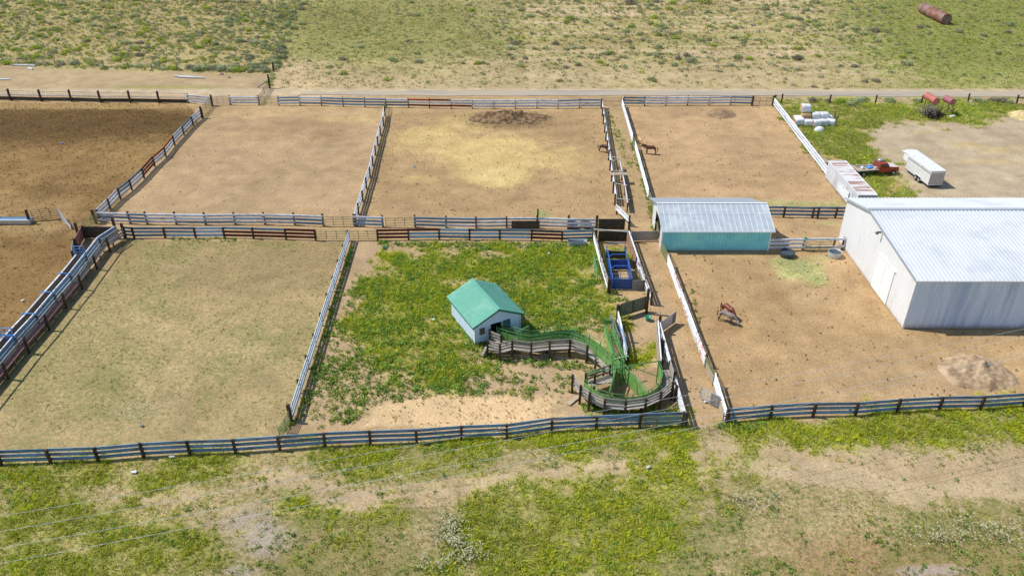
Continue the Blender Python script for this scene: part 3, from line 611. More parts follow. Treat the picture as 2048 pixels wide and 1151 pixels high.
# dark plank panel leaning on that fence
m=MB(); a=at(1023,458.5);b=at(1079,458.5)
for k in range(5): m.beam(a+Vector((0,0,.15+.235*k)),b+Vector((0,.03,.15+.235*k)),.05,.22)
single(m,'plank_panel','darkplank','dark mossy plank panel leaning on the white rails of the upper middle fence','panel',a)
# top row
railfence('short grey and white rail stub at the top left corner of the trampled pen',px([(377,206),(423.6,210.5)]),['www'],-1,hs=(1.4,.9,.42),ph=1.65)
railfence('short three rail stub between the two upper left gates',px([(461,209.6),(518,209.6)]),['www'],-1,hs=(1.4,.9,.42),ph=1.65)
railfence('long top fence beside the road with some orange red rails',px([(558,211),(600,210.3),(643,211),(686.6,213),(730,213.8),(772.4,214.5),(817,214.5),(859,215.5),(902,216),(945,217),(988,217),(1031,217),(1074,216),(1116,217),(1159,215.6),(1203,215.6)]),
  ['ggw','wwg','ggg','ggg','ggg','wgg','owr','rwr','wwr','www','www','www','www','gww','gww'],-1,hs=(1.42,.93,.42),ph=1.65,pw=.17)
railfence('top right white rail fence with rusty posts, behind the small horse pen',px([(1247.7,211),(1289,211),(1331.4,211),(1375,210.4),(1418,210.4),(1461,209.5),(1502.8,210.4)]),['ggg','www','www','www','www','gwg'],-1,hs=(1.42,.93,.42),ph=1.65,pw=.17)
# diagonals
railfence('left diagonal fence between the dark manure pen and its neighbour',px([(405,235),(385.7,251),(367.5,270.7),(348.5,291),(331,313.7),(308.8,333),(287.5,356.7),(263,380),(240,398),(220,419),(197,441)]),
   ['www','gww','www','oww','oww','rrr','gww','ggw','www','www'],-1,hs=(1.4,.92,.44),ph=1.6,pw=.17)
railfence('thin white rail fence between the two upper pens',px([(769,232),(766.5,252.7),(760,271),(755,292),(750,311),(744.6,332),(739.4,355.6),(731.8,377),(724.8,403),(716,429),(711,451)]),'www',-1,hs=(1.4,.92,.44),ph=1.65,pw=.17)
D=[at(x,y) for x,y in ((699,482),(691,502),(682.6,535),(674,570),(663,610),(651,655),(639,703),(620,760),(603,800),(588,832))]
D=subdiv(at(699,482),at(585,838),3.81)
railfence('blue white fence dividing the trampled pen from the weedy pen',D,'www',1,hs=(1.3,.84,.38),ph=1.55,pw=.17)
railfence('white rail fence on the left side of the upper alley, beside a brown horse',subdiv(at(1203.5,217),at(1231,410)),'www',1,hs=(1.3,.86,.42),ph=1.6)
railfence('white rail fence right of the upper alley, the part nearest the road',subdiv(at(1244,214),at(1265,286)),'www',-1,hs=(1.3,.86,.42),ph=1.5,pw=.16)
railfence('white rail fence right of the upper alley, below the two standing horses',subdiv(at(1270,300),at(1296.5,398)),'www',-1,hs=(1.3,.86,.42),ph=1.5,pw=.16)
railfence('long white diagonal fence between the upper right pen and the bale field',subdiv(at(1547,213),at(1693,408)),'www',-1,hs=(1.4,.93,.44),ph=1.55,pw=.17)
railfence('dark rail fence between the teal shed and the big white barn, rear row',px([(1536,433),(1566.6,433.6),(1624,434.7),(1634.4,434.5),(1669.8,434.7),(1690,435)]),'ggg',1,hs=(1.35,.85,.36),skip=(0,5))
t=railfence('front rail fence joining the teal shed to the big white barn behind the round tanks',px([(1538,500),(1605.7,499),(1666.5,498),(1684,498)]),['www','w-w','w-w'],-1,hs=(1.4,.9,.34),ph=1.55,skip=(0,))
gate('olive tube gate tied against the front fence between teal shed and barn',at(1609,502),at(1665,501),1.25,'gate',6,3)
railfence('white and rust stained fence on the right side of the lower alley, upper stretch',subdiv(at(1335,532),at(1408,733)),['www','qww','wwq','www','qwq','wwq'],-1,hs=(1.35,.87,.40),ph=1.5,pw=.17)
railfence('white fence at the foot of the lower alley, right side, ending in an orange edge',subdiv(at(1428,772),at(1449,843)),['www','www'],-1,hs=(1.35,.87,.40),ph=1.5,pw=.17)
railfence('outer white rail fence between the lower alley and the round crowding pen',subdiv(at(1317,667),at(1368,852)),['www','wwg','wgw','www','xww'],-1,hs=(1.45,.98,.50),ph=1.7,postoff=-.2)
railfence('galvanised rail fence on the left of the small holding pen above the crowding pen',px([(1234,643),(1243,681),(1252.5,726)]),['wgw','gww'],-1,hs=(1.5,1.0,.5),ph=2.0)
railfence('dirty white rail fence on the left of the blue stall',px([(1187.6,483),(1200,530),(1217,586)]),['xww','xxw'],-1,hs=(1.3,.85,.4),ph=1.5)
railfence('white rail fence just right of the blue stall, doubled with a rusty panel wall',px([(1256,482),(1278,548),(1300,609)]),['wxw','xwx'],-1,hs=(1.5,1.02,.55),ph=1.7)
boardwall('rusty brown panel wall standing inside the white rails right of the blue stall',at(1253,484),at(1270,535),1.35,3,'brownplank')
# alley end boards, brick red edge
e=at(1448,843); m=MB(); m.beam(e+Vector((.1,0,.0)),e+Vector((.1,0,1.5)),.25,.06,up=(1,0,0)); single(m,'end_board','orange','orange red end board at the foot of the white alley fence','board',e)
boardwall('tan plywood panel on the alley side of the white fence foot',at(1438,808)+Vector((-.15,0,0)),at(1448,842)+Vector((-.15,0,0)),1.0,1,'tanply')
# gates
gate('olive tube gate left of the pen divider in the upper middle row',at(648,452),at(707,452.5),1.35,'gate',6,4)
gate('olive tube gate right of the stub fence in the upper middle row',at(772,454),at(829,454.5),1.35,'gate',6,4)
gate('olive tube gate left of the pen divider in the lower middle row',at(634,479.5),at(694,480),1.35,'gate',6,4)
gate('olive tube gate right of the pen divider in the lower middle row',at(700,480),at(755,480),1.35,'gate',6,4)
gate('thin tube gate by the road between the two top left stub fences',at(425,210),at(459,209.6),1.5,'greypipe',6,4,r=.03)
gate('open olive gate between the top left stub fence and the diagonal fence',at(422,212),at(404,233),1.5,'gate',7,3)
gate('rusty tube gate on the road side left of the long top fence',at(518,209),at(556,210.5),1.45,'gate',6,4,r=.03)
gate('green and rust gate running up from the stub fence to the leaning corner post',at(520,208),at(538,175),1.4,'rustpipe',6,3)
gate('pale mesh gate across the upper alley beside the road',at(1205,211.5),at(1242,211),1.5,'rustpipe',3,3,mesh=True,r=.025)
gate('mesh gate beside the road at the far end of the top right fence',at(1505,210.4),at(1545,211),1.45,'rustpipe',3,4,mesh=True,r=.03)
gate('narrow mesh gate at the top end of the thin white divider fence',at(772,216),at(769.5,231),1.5,'gate',3,3,mesh=True,r=.03)
gate('yellow green tube gate between the two stretches of the upper alley right fence',at(1265,287),at(1270,300),1.35,'gate',6,3)
gate('olive tube gate from the upper alley fence to the rear corner of the teal shed',at(1297.5,400),at(1306,425),1.35,'gate',7,3)
gate('olive tube gate hanging along the open end of the teal shed',at(1306,428),at(1316,478),1.35,'gate',7,4)
gate('yellow olive tube gate between the teal shed front corner and the lower alley fence',at(1321,501),at(1334,529),1.35,'gate',7,3)
gate('olive tube gate in the lower alley right fence beside a tan panel',at(1408.5,735),at(1427,771),1.35,'gate',7,4)
boardwall('tan weathered panel fixed on the olive gate of the lower alley fence',at(1413,742)+Vector((-.12,0,0)),at(1427,770)+Vector((-.12,0,0)),1.05,1,'tanply')
gate('olive tube gate closing the foot of the blue white divider fence',at(582,842),at(562,884),1.35,'gate',7,3)
gate('green tube gate tied to the last bay of the bottom fence by the alley mouth',at(1284,856.5),at(1368,853),1.3,'gate',6,4)
gate('olive tube gate across the gap left of the white pen corner',at(199,445),at(170,458),1.3,'gate',7,3)
g=gate('open grey tube gate standing out into the lower alley near its foot',at(1400,797),at(1437,817),1.35,'greypipe',7,2)
MB().beam(at(1419,807.5)+Vector((0,-.05,.78)),at(1436,816.5)+Vector((0,-.05,.78)),.03,1.1).build('wire_panel','greyply',g)
gate('short grey tube gate beside the metal trough in the manure pen',at(67,441),at(121,436.5),1.5,'rustpipe',6,4)
g=thing('mesh_panel','loose wire mesh panel leaning out from the gate in the manure pen','panel',at(121,437))
a,b=at(121,437),at(143,458); m=MB()
for k in range(13):
    p=a.lerp(b,k/12); m.tube([p+Vector((0,0,.05)),p+Vector((0,0,1.45*(1-k/16)))],.02,4,False)
for k in range(7): m.tube([a+Vector((0,0,.1+.22*k)),b+Vector((0,0,.05+.06*k))],.02,4,False)
m.build('wire_mesh','greypipe',g); MB().tube([a+Vector((0,0,1.5)),b+Vector((0,0,.42))],.04,5).build('frame','greypipe',g)
gate('green tube gate leaning outside the dirty white fence left of the blue stall',at(1191,525)+Vector((-.3,0,0)),at(1203,560)+Vector((-.5,0,0)),1.2,'greenpipe',5,3)
# dark plank gates around the alley crossing
boardwall('dark weathered plank gate in the upper row between two tall posts',at(1196,459.5),at(1249,459.5),1.55,5,'darkplank')
boardwall('black weathered plank gate in the lower row between two tall posts',at(1196,483),at(1254,483.5),1.45,5,'darkplank')
boardwall('grey brown plank gate between the tall post and the teal shed',at(1261,482),at(1315,481),1.35,5,'plank')
boardwall('low black plank panel behind the blue stall',at(1211,517),at(1249,519),1.1,4,'darkplank',(1.0,),ph=1.7)
boardwall('grey panel gate at the lower right of the blue stall',at(1264,580),at(1289,579),1.25,1,'greyply')
boardwall('small black board at the right rear of the blue stall',at(1257,535),at(1270,539),1.1,1,'darkplank')
for i,(x,y,h,l) in enumerate([(1191.5,483,3.6,'tall dark post at the left of the plank gates'),(1256,483,2.9,'tall dark post between the plank gates and the grey plank gate'),
    (1234,646,2.3,'dark post left of the dark green gate above the holding pen'),(1292.5,626,3.0,'thick dark post at the right end of the dark green gate'),
    (1316.5,665,2.1,'dark post where the hanging panel gate meets the inner fence'),(1216,586,1.9,'dark post at the lower left corner of the blue stall'),(1290,580,1.7,'dark post at the lower right corner of the blue stall'),
    (158,474,2.0,'round topped post at the left end of the brown plank box'),(236,476,2.9,'tall dark post where the loading alley meets the plank box'),(192,446,1.9,'dark post at the left corner of the white rail pens'),
    (404.5,236,2.0,'dark post at the top end of the left diagonal fence'),(425,212,2.0,'dark post at the right end of the top left stub fence'),(582,842,1.9,'dark post at the foot of the blue white divider fence'),
    (60,446,1.9,'dark post at the end of the metal trough'),(1545,211,1.75,'dark post at the top of the long white diagonal fence'),(1504,211,1.7,'dark post at the left side of the mesh road gate'),
    (540,176,2.6,'dark corner post beside the road with a leaning brace'),(548,143,1.9,'grey post at the corner of the wire fence'),(250,475,2.0,'dark post at the left end of the lower middle fence')]):
    p=at(x,y); m=MB(); m.beam((p.x,p.y,-.1),(p.x+random.uniform(-.05,.05),p.y+random.uniform(-.03,.03),h),.26,.26,up=(0,1,0)); single(m,'post','post',l,'post',p)
m=MB(); m.tube([at(514.5,175,.05),at(530,165,.9)],.11,6); single(m,'brace_pole','greypost','fallen brace pole leaning against the corner post by the road','pole',at(514.5,175))
m=MB(); m.tube([at(1192,458,1.95)+Vector((-.3,0,0)),at(1257,463,2.05)],.05,6); single(m,'cross_pipe','whitepipe','white pipe spanning overhead between the tall posts by the plank gate','pipe',at(1192,458))
gate('dark green tube gate swung above the small holding pen',at(1240,636),at(1289,621),1.75,'darkgreen',10,3,z0=.25,r=.065)
t=thing('panel_gate','grey sheet gate hanging open over the alley beside the holding pen','gate',at(1318,667)); a,b=at(1319,667),at(1350,645)
MB().beam(a+Vector((0,0,.75)),b+Vector((0,0,.75)),.04,1.25).build('sheet','palesheet',t); MB().beam(a.lerp(b,.78)+Vector((0,-.04,.75)),b+Vector((0,-.04,.75)),.04,1.27).build('patch','greyply',t)
for z in(.1,1.4): MB().tube([a+Vector((0,0,z)),b+Vector((0,0,z))],.03,5).build('bar','greypipe',t)
# feeder lane beside the upper alley
t=thing('feed_bunk','narrow white and brown feed lane with cross pipes along the upper alley','feed lane',at(1236,420))
A=[at(1220,337),at(1225.5,360),at(1230,385),at(1236,425)]; B=[at(1238,337),at(1243,360),at(1249,390),at(1254,424)]
for i in range(3):
    MB().beam(B[i]+Vector((0,0,.85)),B[i+1]+Vector((0,0,.85)),.06,.8).build('side_board','brownplank',t); MB().beam(B[i]+Vector((0,0,1.28)),B[i+1]+Vector((0,0,1.28)),.14,.05).build('cap_board','white',t)
for i in range(4): post(B[i],1.35,t,'post',.16)
for p,q in ((A[0]+Vector((-.1,1,0)),B[0]+Vector((.1,.6,0))),(A[1],B[1]),(A[2],B[2]),(A[3]+Vector((0,1.3,0)),B[3]+Vector((.1,.8,0)))): MB().tube([p+Vector((-.2,0,1.45)),q+Vector((.25,0,1.45))],.035,6).build('cross_pipe','whitepipe',t)
p=A[0]+Vector((-.1,1,1.45)); MB().tube([p,at(1227,322,1.5),B[0]+Vector((.2,.6,1.45))],.035,6).build('pipe_triangle','whitepipe',t)
MB().box((A[1].lerp(B[1],.5)+Vector((.1,-.9,1.36))),(2.4,.9,.06)).build('cover_board','tanply',t)
t=railfence('short slanting pair of white boards from the feed lane to the tall post',px([(1232,428),(1256,452)]),['ww-'],-1,hs=(1.25,.8,.3),ph=1.5)
# far wire fence of the left pasture, top right post fence
def wirefence(label,pts,h,mat,wires,pw=.11,name='wire_fence'):
    t=thing(name,label,'fence',pts[0])
    for p in pts: post(p,h*random.uniform(.92,1.08),t,mat,pw,.08)
    for z in wires: MB().tube([p+Vector((0,0,z)) for p in pts],.012,3,False).build('wire','wire',t)
wirefence('barbed wire fence on thin weathered posts in front of the left pasture',px([(-45,123),(7.3,125.4),(56,127.5),(110.8,129.8),(159.7,132.4),(208,136),(257,137.7),(304,138.6),(354,139),(401,142.7),(451,143),(498,142.7),(546,143)]),1.35,'greypost',(.4,.8,1.15))
wirefence('wire fence on dark posts along the verge beside the fuel tanks',px([(1549,206),(1562.6,205.8),(1659,205.8),(1750,207.5),(1841.7,207.5),(1935.7,203.9),(2032.6,207.5),(2130,208)]),1.6,'post',(.5,.9,1.3),.22)
wirefence('wire fence hidden in the shrub row above the corner post',px([(546,143),(556,117),(568,86),(580,55),(592,28),(604,-4)]),1.4,'greypost',(.4,.8,1.2))
p=at(2040,207.5); m=MB(); m.beam(p+Vector((-.5,0,1.15)),p+Vector((6,0,1.1)),.15,.15); single(m,'fence_rail','post','dark horizontal pole at the right end of the verge fence','pole',p)
# feed bunk fence at the top left
t=thing('bunk_fence','dark top left fence with a low plank bunk, white striped pipe and stanchions','fence',at(-60,200))
P_=px([(-37,198.5),(23.5,200),(84.7,201.6),(144.6,202),(203,204),(262,204),(320,205),(377,206)])
for p in P_[:-1]: post(p+Vector((0,-.25,0)),2.15,t,'post',.28)
for i in range(7):
    a,b=P_[i],P_[i+1]
    MB().beam(a+Vector((0,0,.33)),b+Vector((0,0,.33)),.08,.6).build('plank','darkplank',t); MB().tube([a+Vector((0,.1,.95)),b+Vector((0,.1,.95))],.07,6).build('pipe','whitepipe',t); MB().tube([a+Vector((0,.1,1.7)),b+Vector((0,.1,1.7))],.03,5).build('top_pipe','rustpipe',t)
    m=MB()
    for k in range(13):
        q=a.lerp(b,(k+.5)/13); m.tube([q+Vector((0,.1,.55)),q+Vector((.22,.1,1.7))],.022,4,False); m.tube([q+Vector((.1,.16,.95)),q+Vector((.2,.16,.95))],.08,5)
    m.build('stanchions','rustpipe',t)
# ------------------------------------------------------------------ left loading alley
O=[at(x,y) for x,y in ((245,485),(220.6,503),(194.6,538),(165,578),(133.8,616),(99,659.7),(59,705),(17.4,757),(-30,815))]
perp=Vector((-1,.06,0)).normalized()
t=thing('cattle_alley','long narrow loading alley on the left with galvanised sides and blue cross pipes','cattle alley',O[1])
E1=[o+perp*1.0 for o in O]; W1=[o+perp*2.0 for o in O]
E1[0]=at(238,480); 
for i in range(len(O)-1):
    a,b=E1[i],E1[i+1]
    for z,c in ((1.72,'galv'),(1.32,'galv'),(.92,'ltblue' if i in(3,5) else 'galv'),(.5,'galv')): wrail(a,b,1,c,t,z,'side_rail')
    MB().beam(a+Vector((-.06,0,1.93)),b+Vector((-.06,0,1.93)),.12,.05).build('top_edge','white',t)
    if i>=2:
        a,b=W1[i],W1[i+1]
        MB().beam(a+Vector((0,0,.95)),b+Vector((0,0,.95)),.07,1.75).build('side_panel','brownplank',t); MB().beam(a+Vector((0,0,1.86)),b+Vector((0,0,1.86)),.16,.06).build('top_edge','white',t)
for i in range(1,len(O)): post(E1[i]+Vector((.12,0,0)),1.8,t,'greypost',.18)
for i in (3,4,5,6): MB().tube([W1[i]+Vector((-.35,0,2.0)),E1[i]+Vector((.15,0,2.0))],.045,6).build('cross_pipe','ladder',t)
t=thing('catwalk','raised plank walkway along the left loading alley, tan boards turning pink','walkway',O[1])
In=[e+Vector((.22,0,0)) for e in E1]; Ou=[o+Vector((-.12,0,0)) for o in O]; Ou[0]=at(251,476)
Z=.85
for i in range(len(O)-1):
    m=MB()
    for k in range(2):
        f0,f1=k/2,(k+1)/2-.03
        a0,a1,b0,b1=[In[j].lerp(Ou[j],f) for j in(i,i+1) for f in(f0,f1)]
        m.add([a0+Vector((0,0,Z)),a1+Vector((0,0,Z)),b1+Vector((0,0,Z)),b0+Vector((0,0,Z)),a0+Vector((0,0,Z-.06)),a1+Vector((0,0,Z-.06)),b1+Vector((0,0,Z-.06)),b0+Vector((0,0,Z-.06))],[(0,1,2,3),(7,6,5,4),(0,4,5,1),(1,5,6,2),(2,6,7,3),(3,7,4,0)])
    m.build('deck','tanply' if i<3 else 'redplank',t)
    MB().beam(O[i]+Vector((.0,0,1.85)),O[i+1]+Vector((0,0,1.85)),.06,.2).build('hand_rail','greypost',t)
    mid=In[i].lerp(In[i+1],.5).lerp(Ou[i],.3); post(Vector((O[i].lerp(O[i+1],.5).x-.3,O[i].lerp(O[i+1],.5).y,0)),.8,t,'greypost',.15)
for o in O[1:]: post(o,1.95,t,'post',.19)
a=at(251,476)
for z in (1.35,.95,.55): MB().beam(a+Vector((0,0,z)),O[1]+Vector((0,0,z+.3)),.05,.22).build('side_board','plank',t)
def ladder(label,base,w,h,tilt,n):
    t=thing('ladder_gate',label,'slide gate',base)
    for s in(-1,1): MB().beam(base+Vector((s*w/2,0,1.0)),base+Vector((s*w/2-.1,tilt,1.0+h)),.08,.08,up=(0,1,0)).build('side_bar','ladder',t)
    for k in range(n):
        z=1.15+(h-.2)*k/(n-1); q=tilt*(z-1)/h; MB().beam(base+Vector((-w/2-.08,q,z)),base+Vector((w/2+.0,q,z)),.06,.07).build('rung','ladder',t)
ladder('blue ladder shaped slide gate raised above the upper end of the left alley',W1[2].lerp(E1[2],.5),1.25,1.9,.2,6)
ladder('blue ladder shaped slide gate raised above the lower left end of the alley',W1[6].lerp(E1[6],.5)+Vector((.0,-.2,0)),1.2,1.9,.2,6)
boardwall('greenish plank wall closing the top of the left loading alley',at(170,476),at(232,477),1.65,4,'darkplank')
boardwall('reddish plank wall on the left side of the box above the loading alley',at(169,476),at(154,503),1.6,3,'redplank',(0,1))
boardwall('second reddish plank wall stepping down to the blue slide gate',at(153,505),at(150,530),1.7,2,'plank',(0,1))
# ------------------------------------------------------------------ metal sheet helper
def ribwall(mb,p0,u,L,top,z0,nrm,pitch=.3,rw=.06,rh=.03,holes=()):
    """vertical ribbed sheet; top(s) gives the height along it; holes: (s0,s1,zlo,zhi)"""
    u=Vector(u).normalized(); nrm=Vector(nrm).normalized(); ss=[0.0]; offs=[0.0]; s=pitch*.5
    pts=[(0,0)]
    while s<L-rw:
        pts+=[(s-rw*.5,0),(s-rw*.3,rh),(s+rw*.3,rh),(s+rw*.5,0)]; s+=pitch
    pts.append((L,0))
    for h in holes:
        for e in (h[0],h[1]): pts.append((e,0))
    pts.sort()
    P=lambda s,o,z: Vector(p0)+u*s+nrm*o+Vector((0,0,z))
    for (a,oa),(b,ob) in zip(pts[:-1],pts[1:]):
        if b-a<1e-4: continue
        segs=[(z0,z0,top(a),top(b))]
        for h in holes:
            if a>=h[0]-1e-3 and b<=h[1]+1e-3:
                segs=[(h[3],h[3],top(a),top(b))]
                if h[2]>z0+.01: segs.append((z0,z0,h[2],h[2]))
        for za,zb,ta,tb in segs: mb.quad(P(a,oa,za),P(b,ob,zb),P(b,ob,tb),P(a,oa,ta))
def ribroof(mb,e0,u,L,vv,nrm,pitch=.3,rw=.08,rh=.04):
    u=Vector(u).normalized(); nrm=Vector(nrm).normalized(); vv=Vector(vv); pts=[(0,0)]; s=pitch*.5
    while s<L-rw: pts+=[(s-rw*.5,0),(s-rw*.3,rh),(s+rw*.3,rh),(s+rw*.5,0)]; s+=pitch
    pts.append((L,0))
    for (a,oa),(b,ob) in zip(pts[:-1],pts[1:]):
        A=Vector(e0)+u*a+nrm*oa; B=Vector(e0)+u*b+nrm*ob; mb.quad(A,B,B+vv,A+vv)
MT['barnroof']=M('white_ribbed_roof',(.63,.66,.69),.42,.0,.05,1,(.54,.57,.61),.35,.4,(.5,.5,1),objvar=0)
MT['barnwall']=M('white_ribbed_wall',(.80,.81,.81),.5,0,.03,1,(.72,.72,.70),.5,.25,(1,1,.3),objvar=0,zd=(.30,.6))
MT['barnshade']=M('shade_tinted_streaky_wall',(.62,.72,.84),.5,.0,.10,1.2,(.42,.54,.70),.45,.7,(1.4,1,.10),objvar=0,zd=(.5,.75))  # bluish shade of the side wall put into its colour, plus streaks and dirt
MT['trimg']=M('grey_metal_trim',(.42,.46,.50),.5,.2,.1,2)
MT['trimw']=M('white_metal_trim',(.78,.79,.79),.5,0,.06,2)
# ------------------------------------------------------------------ big white barn
bx,by0,by1=40.3,67.75,86.9; BL=46.0; rY,rZ,eZf,eZb=80.5,7.25,5.85,5.65
t=thing('barn','big white ribbed metal barn with low roof running out of the picture','barn',(bx,by0,0))
def gtop(s):
    y=by0+s
    return eZf+(rZ-eZf)*(y-by0)/(rY-by0) if y<rY else eZb+(rZ-eZb)*(by1-y)/(by1-rY)
m=MB(); ribwall(m,(bx,by0,0),(0,1,0),by1-by0,gtop,0,(-1,0,0),.32,.06,.03,holes=((4.35,8.4,0.05,4.1),)); m.build('end_wall','barnwall',t)
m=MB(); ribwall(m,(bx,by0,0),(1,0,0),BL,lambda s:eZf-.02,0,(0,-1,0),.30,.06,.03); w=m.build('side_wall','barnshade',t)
MB().beam((bx,by0-.035,.02),(bx,by0-.035,eZf),.16,.03,up=(0,1,0)).build('corner_trim','trimw',t)
m=MB(); 
for k in range(2): m.box((bx-.06,by0+4.37+1.0+2.02*k,2.08),(.06,1.98,4.0))
d=m.build('sliding_door','trimw',t); MB().box((bx-.08,by0+6.4,4.2),(.14,4.4,.14)).build('door_track','trimw',d)
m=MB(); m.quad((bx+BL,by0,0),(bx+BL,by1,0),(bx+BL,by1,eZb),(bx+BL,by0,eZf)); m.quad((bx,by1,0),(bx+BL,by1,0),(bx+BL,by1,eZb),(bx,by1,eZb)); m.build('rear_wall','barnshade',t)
m=MB(); ribroof(m,(bx-.25,by0-.3,eZf+.0),(1,0,0),BL,Vector((0,rY-by0+.3,rZ-eZf)),(0,-.1,1),.42,.16,.06); m.build('front_roof','barnroof',t)
m=MB(); ribroof(m,(bx-.25,by1+.3,eZb),(1,0,0),BL,Vector((0,rY-by1-.3,rZ-eZb)),(0,.2,1),.42,.16,.06); m.build('rear_roof','barnroof',t)
m=MB(); m.beam((bx-.3,rY+.2,rZ+.08),(bx+BL,rY+.2,rZ+.08),.5,.05); m.build('ridge_cap','trimg',t)
MB().beam((bx-.27,by0-.32,eZf-.02),(bx-.27,rY,rZ-.02),.07,.2).build('rake_trim','trimg',t); MB().beam((bx-.27,rY,rZ-.02),(bx-.27,by1+.32,eZb-.02),.07,.2).build('rake_trim','trimg',t)
MB().beam((bx-.3,by0-.34,eZf-.03),(bx+BL,by0-.34,eZf-.03),.05,.14).build('eave_trim','trimw',t)
g=MB(); g.box((bx-.35,by0+9.1,gtop(9.1)-.45),(.4,.16,.16)); g.box((bx-.6,by0+9.1,gtop(9.1)-.55),(.22,.3,.2)); g.build('wall_lamp','dark',t)
# ------------------------------------------------------------------ teal shed
MT['tealwall']=M('teal_ribbed_wall',(.22,.70,.76),.5,0,.1,1.5,(.30,.82,.80),.6,.5,(.5,1,.6),objvar=0,zd=(.35,.5))
MT['shedroof']=M('pale_metal_roof',(.50,.56,.60),.38,.15,.08,1,(.62,.67,.70),.5,.4,objvar=0)
MT['seam']=M('white_roof_seam',(.85,.87,.88),.4,0,.05,2)
t=thing('teal_shed','long low shed with teal front wall and pale standing seam roof','shed',(18.0,84.3,0))
x0,x1,y0,y1,ry=18.0,30.9,84.3,91.6,88.4; zf,zr,zb=2.75,4.25,3.35
m=MB(); ribwall(m,(x0,y0,0),(1,0,0),x1-x0,lambda s:zf,0,(0,-1,0),.42,.09,.04); m.build('front_wall','tealwall',t)
m=MB(); m.quad((x1,y0,0),(x1,y1,0),(x1,y1,zb),(x1,ry,zr)); m.add([(x1,y0,0),(x1,ry,zr),(x1,y0,zf)],[(0,1,2)]); m.quad((x0,y1,0),(x1,y1,0),(x1,y1,zb),(x0,y1,zb)); m.build('rear_wall','trimw',t)
def tt(s):
    y=y0+s; return zf+(zr-zf)*(y-y0)/(ry-y0) if y<ry else zb+(zr-zb)*(y1-y)/(y1-ry)
m=MB(); ribwall(m,(x0,y0,0),(0,1,0),y1-y0,tt,0,(-1,0,0),.4,.03,.02,holes=((1.6,5.2,0,2.9),)); m.build('end_wall','trimw',t)
MB().box((x0+.4,y0+3.4,1.45),(.1,3.5,2.8)).build('interior_shade_sheet','black',t)  # black sheet standing in for the shade inside the open end
MB().beam((x0-.02,y0-.02,0),(x0-.02,y0-.02,zf),.2,.2,up=(0,1,0)).build('corner_trim','trimw',t); MB().beam((x1,y0-.02,0),(x1,y0-.02,zf),.12,.12,up=(0,1,0)).build('corner_trim','trimw',t)
MB().tube([(x0-.05,y0+1.6,1.6),(x0-.05,y0+5.2,1.6)],.05,6).build('bar','rustpipe',t)
sl=Vector((0,ry-y0+.45,zr-zf+.05)); e=Vector((x0-.25,y0-.45,zf+.02)); Lr=x1-x0+.6
m=MB(); m.prism([e,e+sl,e+sl+Vector((0,0,.05)),e+Vector((0,0,.05))],(0,0,0),(Lr,0,0)); m.build('front_roof','shedroof',t)
m=MB(); n=21
for k in range(n+1): 
    q=e+Vector((Lr*k/n*.998+.01,0,.07)); m.beam(q,q+sl,.035,.035)
m.beam(e+sl*.6+Vector((0,0,.075)),e+sl*.6+Vector((Lr,0,.075)),.04,.03); m.build('roof_seams','seam',t)
e2=Vector((x0-.6,y1+.5,zb)); s2=Vector((0.3,ry-y1-.5,zr-zb+.07))
m=MB(); m.add([e2,e2+s2,e2+Vector((Lr-.9,0,0)),Vector((x1+.35,ry,zr+.07)),e2+Vector((0,0,.05)),e2+s2+Vector((0,0,.05)),e2+Vector((Lr-.9,0,.05)),Vector((x1+.35,ry,zr+.12))],[(0,2,3,1),(4,5,7,6),(0,4,6,2),(2,6,7,3),(0,1,5,4)]); m.build('rear_roof','trimg',t)
MB().beam(e+sl+Vector((0,0,.09)),e+sl+Vector((Lr,0,.09)),.22,.05).build('ridge_cap','seam',t); MB().beam(e+Vector((0,-.02,.0)),e+Vector((Lr,-.02,.0)),.03,.12).build('eave_trim','trimw',t)
# ------------------------------------------------------------------ small green roofed shed
MT['greenroof']=M('sea_green_ribbed_roof',(.15,.44,.32),.4,.0,.06,1,(.22,.50,.38),.6,.3,objvar=0)
MT['greentrim']=M('dark_green_trim',(.03,.15,.09),.5,0,.1,2)
MT['bluewhite']=M('white_shed_siding',(.72,.86,.97),.5,0,.06,1,(.58,.70,.84),.8,.2,(1,1,.3),objvar=0,zd=(.25,.6))
MT['tealdoor']=M('slate_teal_panel',(.06,.14,.17),.5,0,.1,2)
c0=Vector((-3.68,64.81,0)); ang=math.radians(27); U=Vector((math.cos(ang),math.sin(ang),0)); V=Vector((-math.sin(ang),math.cos(ang),0)); Wd,Dp=5.05,5.9; ez,rz_=2.45,3.65
t=thing('working_shed','small white metal shed with sea green gable roof at the head of the cattle chute','shed',c0)
gt=lambda s: ez+(rz_-ez)*(1-abs(s-Wd/2)/(Wd/2))
m=MB(); ribwall(m,c0,U,Wd,gt,0,-V,.26,.03,.02,holes=((.42,1.28,.05,1.95),(1.75,2.95,0,1.95),(3.1,3.95,.25,2.0))); m.build('front_wall','bluewhite',t)
m=MB(); ribwall(m,c0,V,Dp,lambda s:ez,0,-U,.26,.03,.02); m.build('side_wall','bluewhite',t)
m=MB(); ribwall(m,c0+U*Wd,V,Dp,lambda s:ez,0,U,.26,.03,.02); m.build('side_wall','bluewhite',t)
m=MB(); ribwall(m,c0+V*Dp,U,Wd,gt,0,V,.26,.03,.02); m.build('rear_wall','bluewhite',t)
d=MB(); d.beam(c0+U*.85+V*.03+Vector((0,0,.05)),c0+U*.85+V*.03+Vector((0,0,1.95)),.86,.04,up=V); d=d.build('door','bluewhite',t)
f=MB(); cc=c0+U*.80-V*.02+Vector((0,0,1.42)); f.beam(cc-Vector((0,0,.38)),cc+Vector((0,0,.38)),.56,.03,up=V); f.build('door_window','black',d)
f=MB()
for k in (-1,0,1): f.beam(cc+U*k*.19-V*.02-Vector((0,0,.38)),cc+U*k*.19-V*.02+Vector((0,0,.38)),.035,.02,up=V)
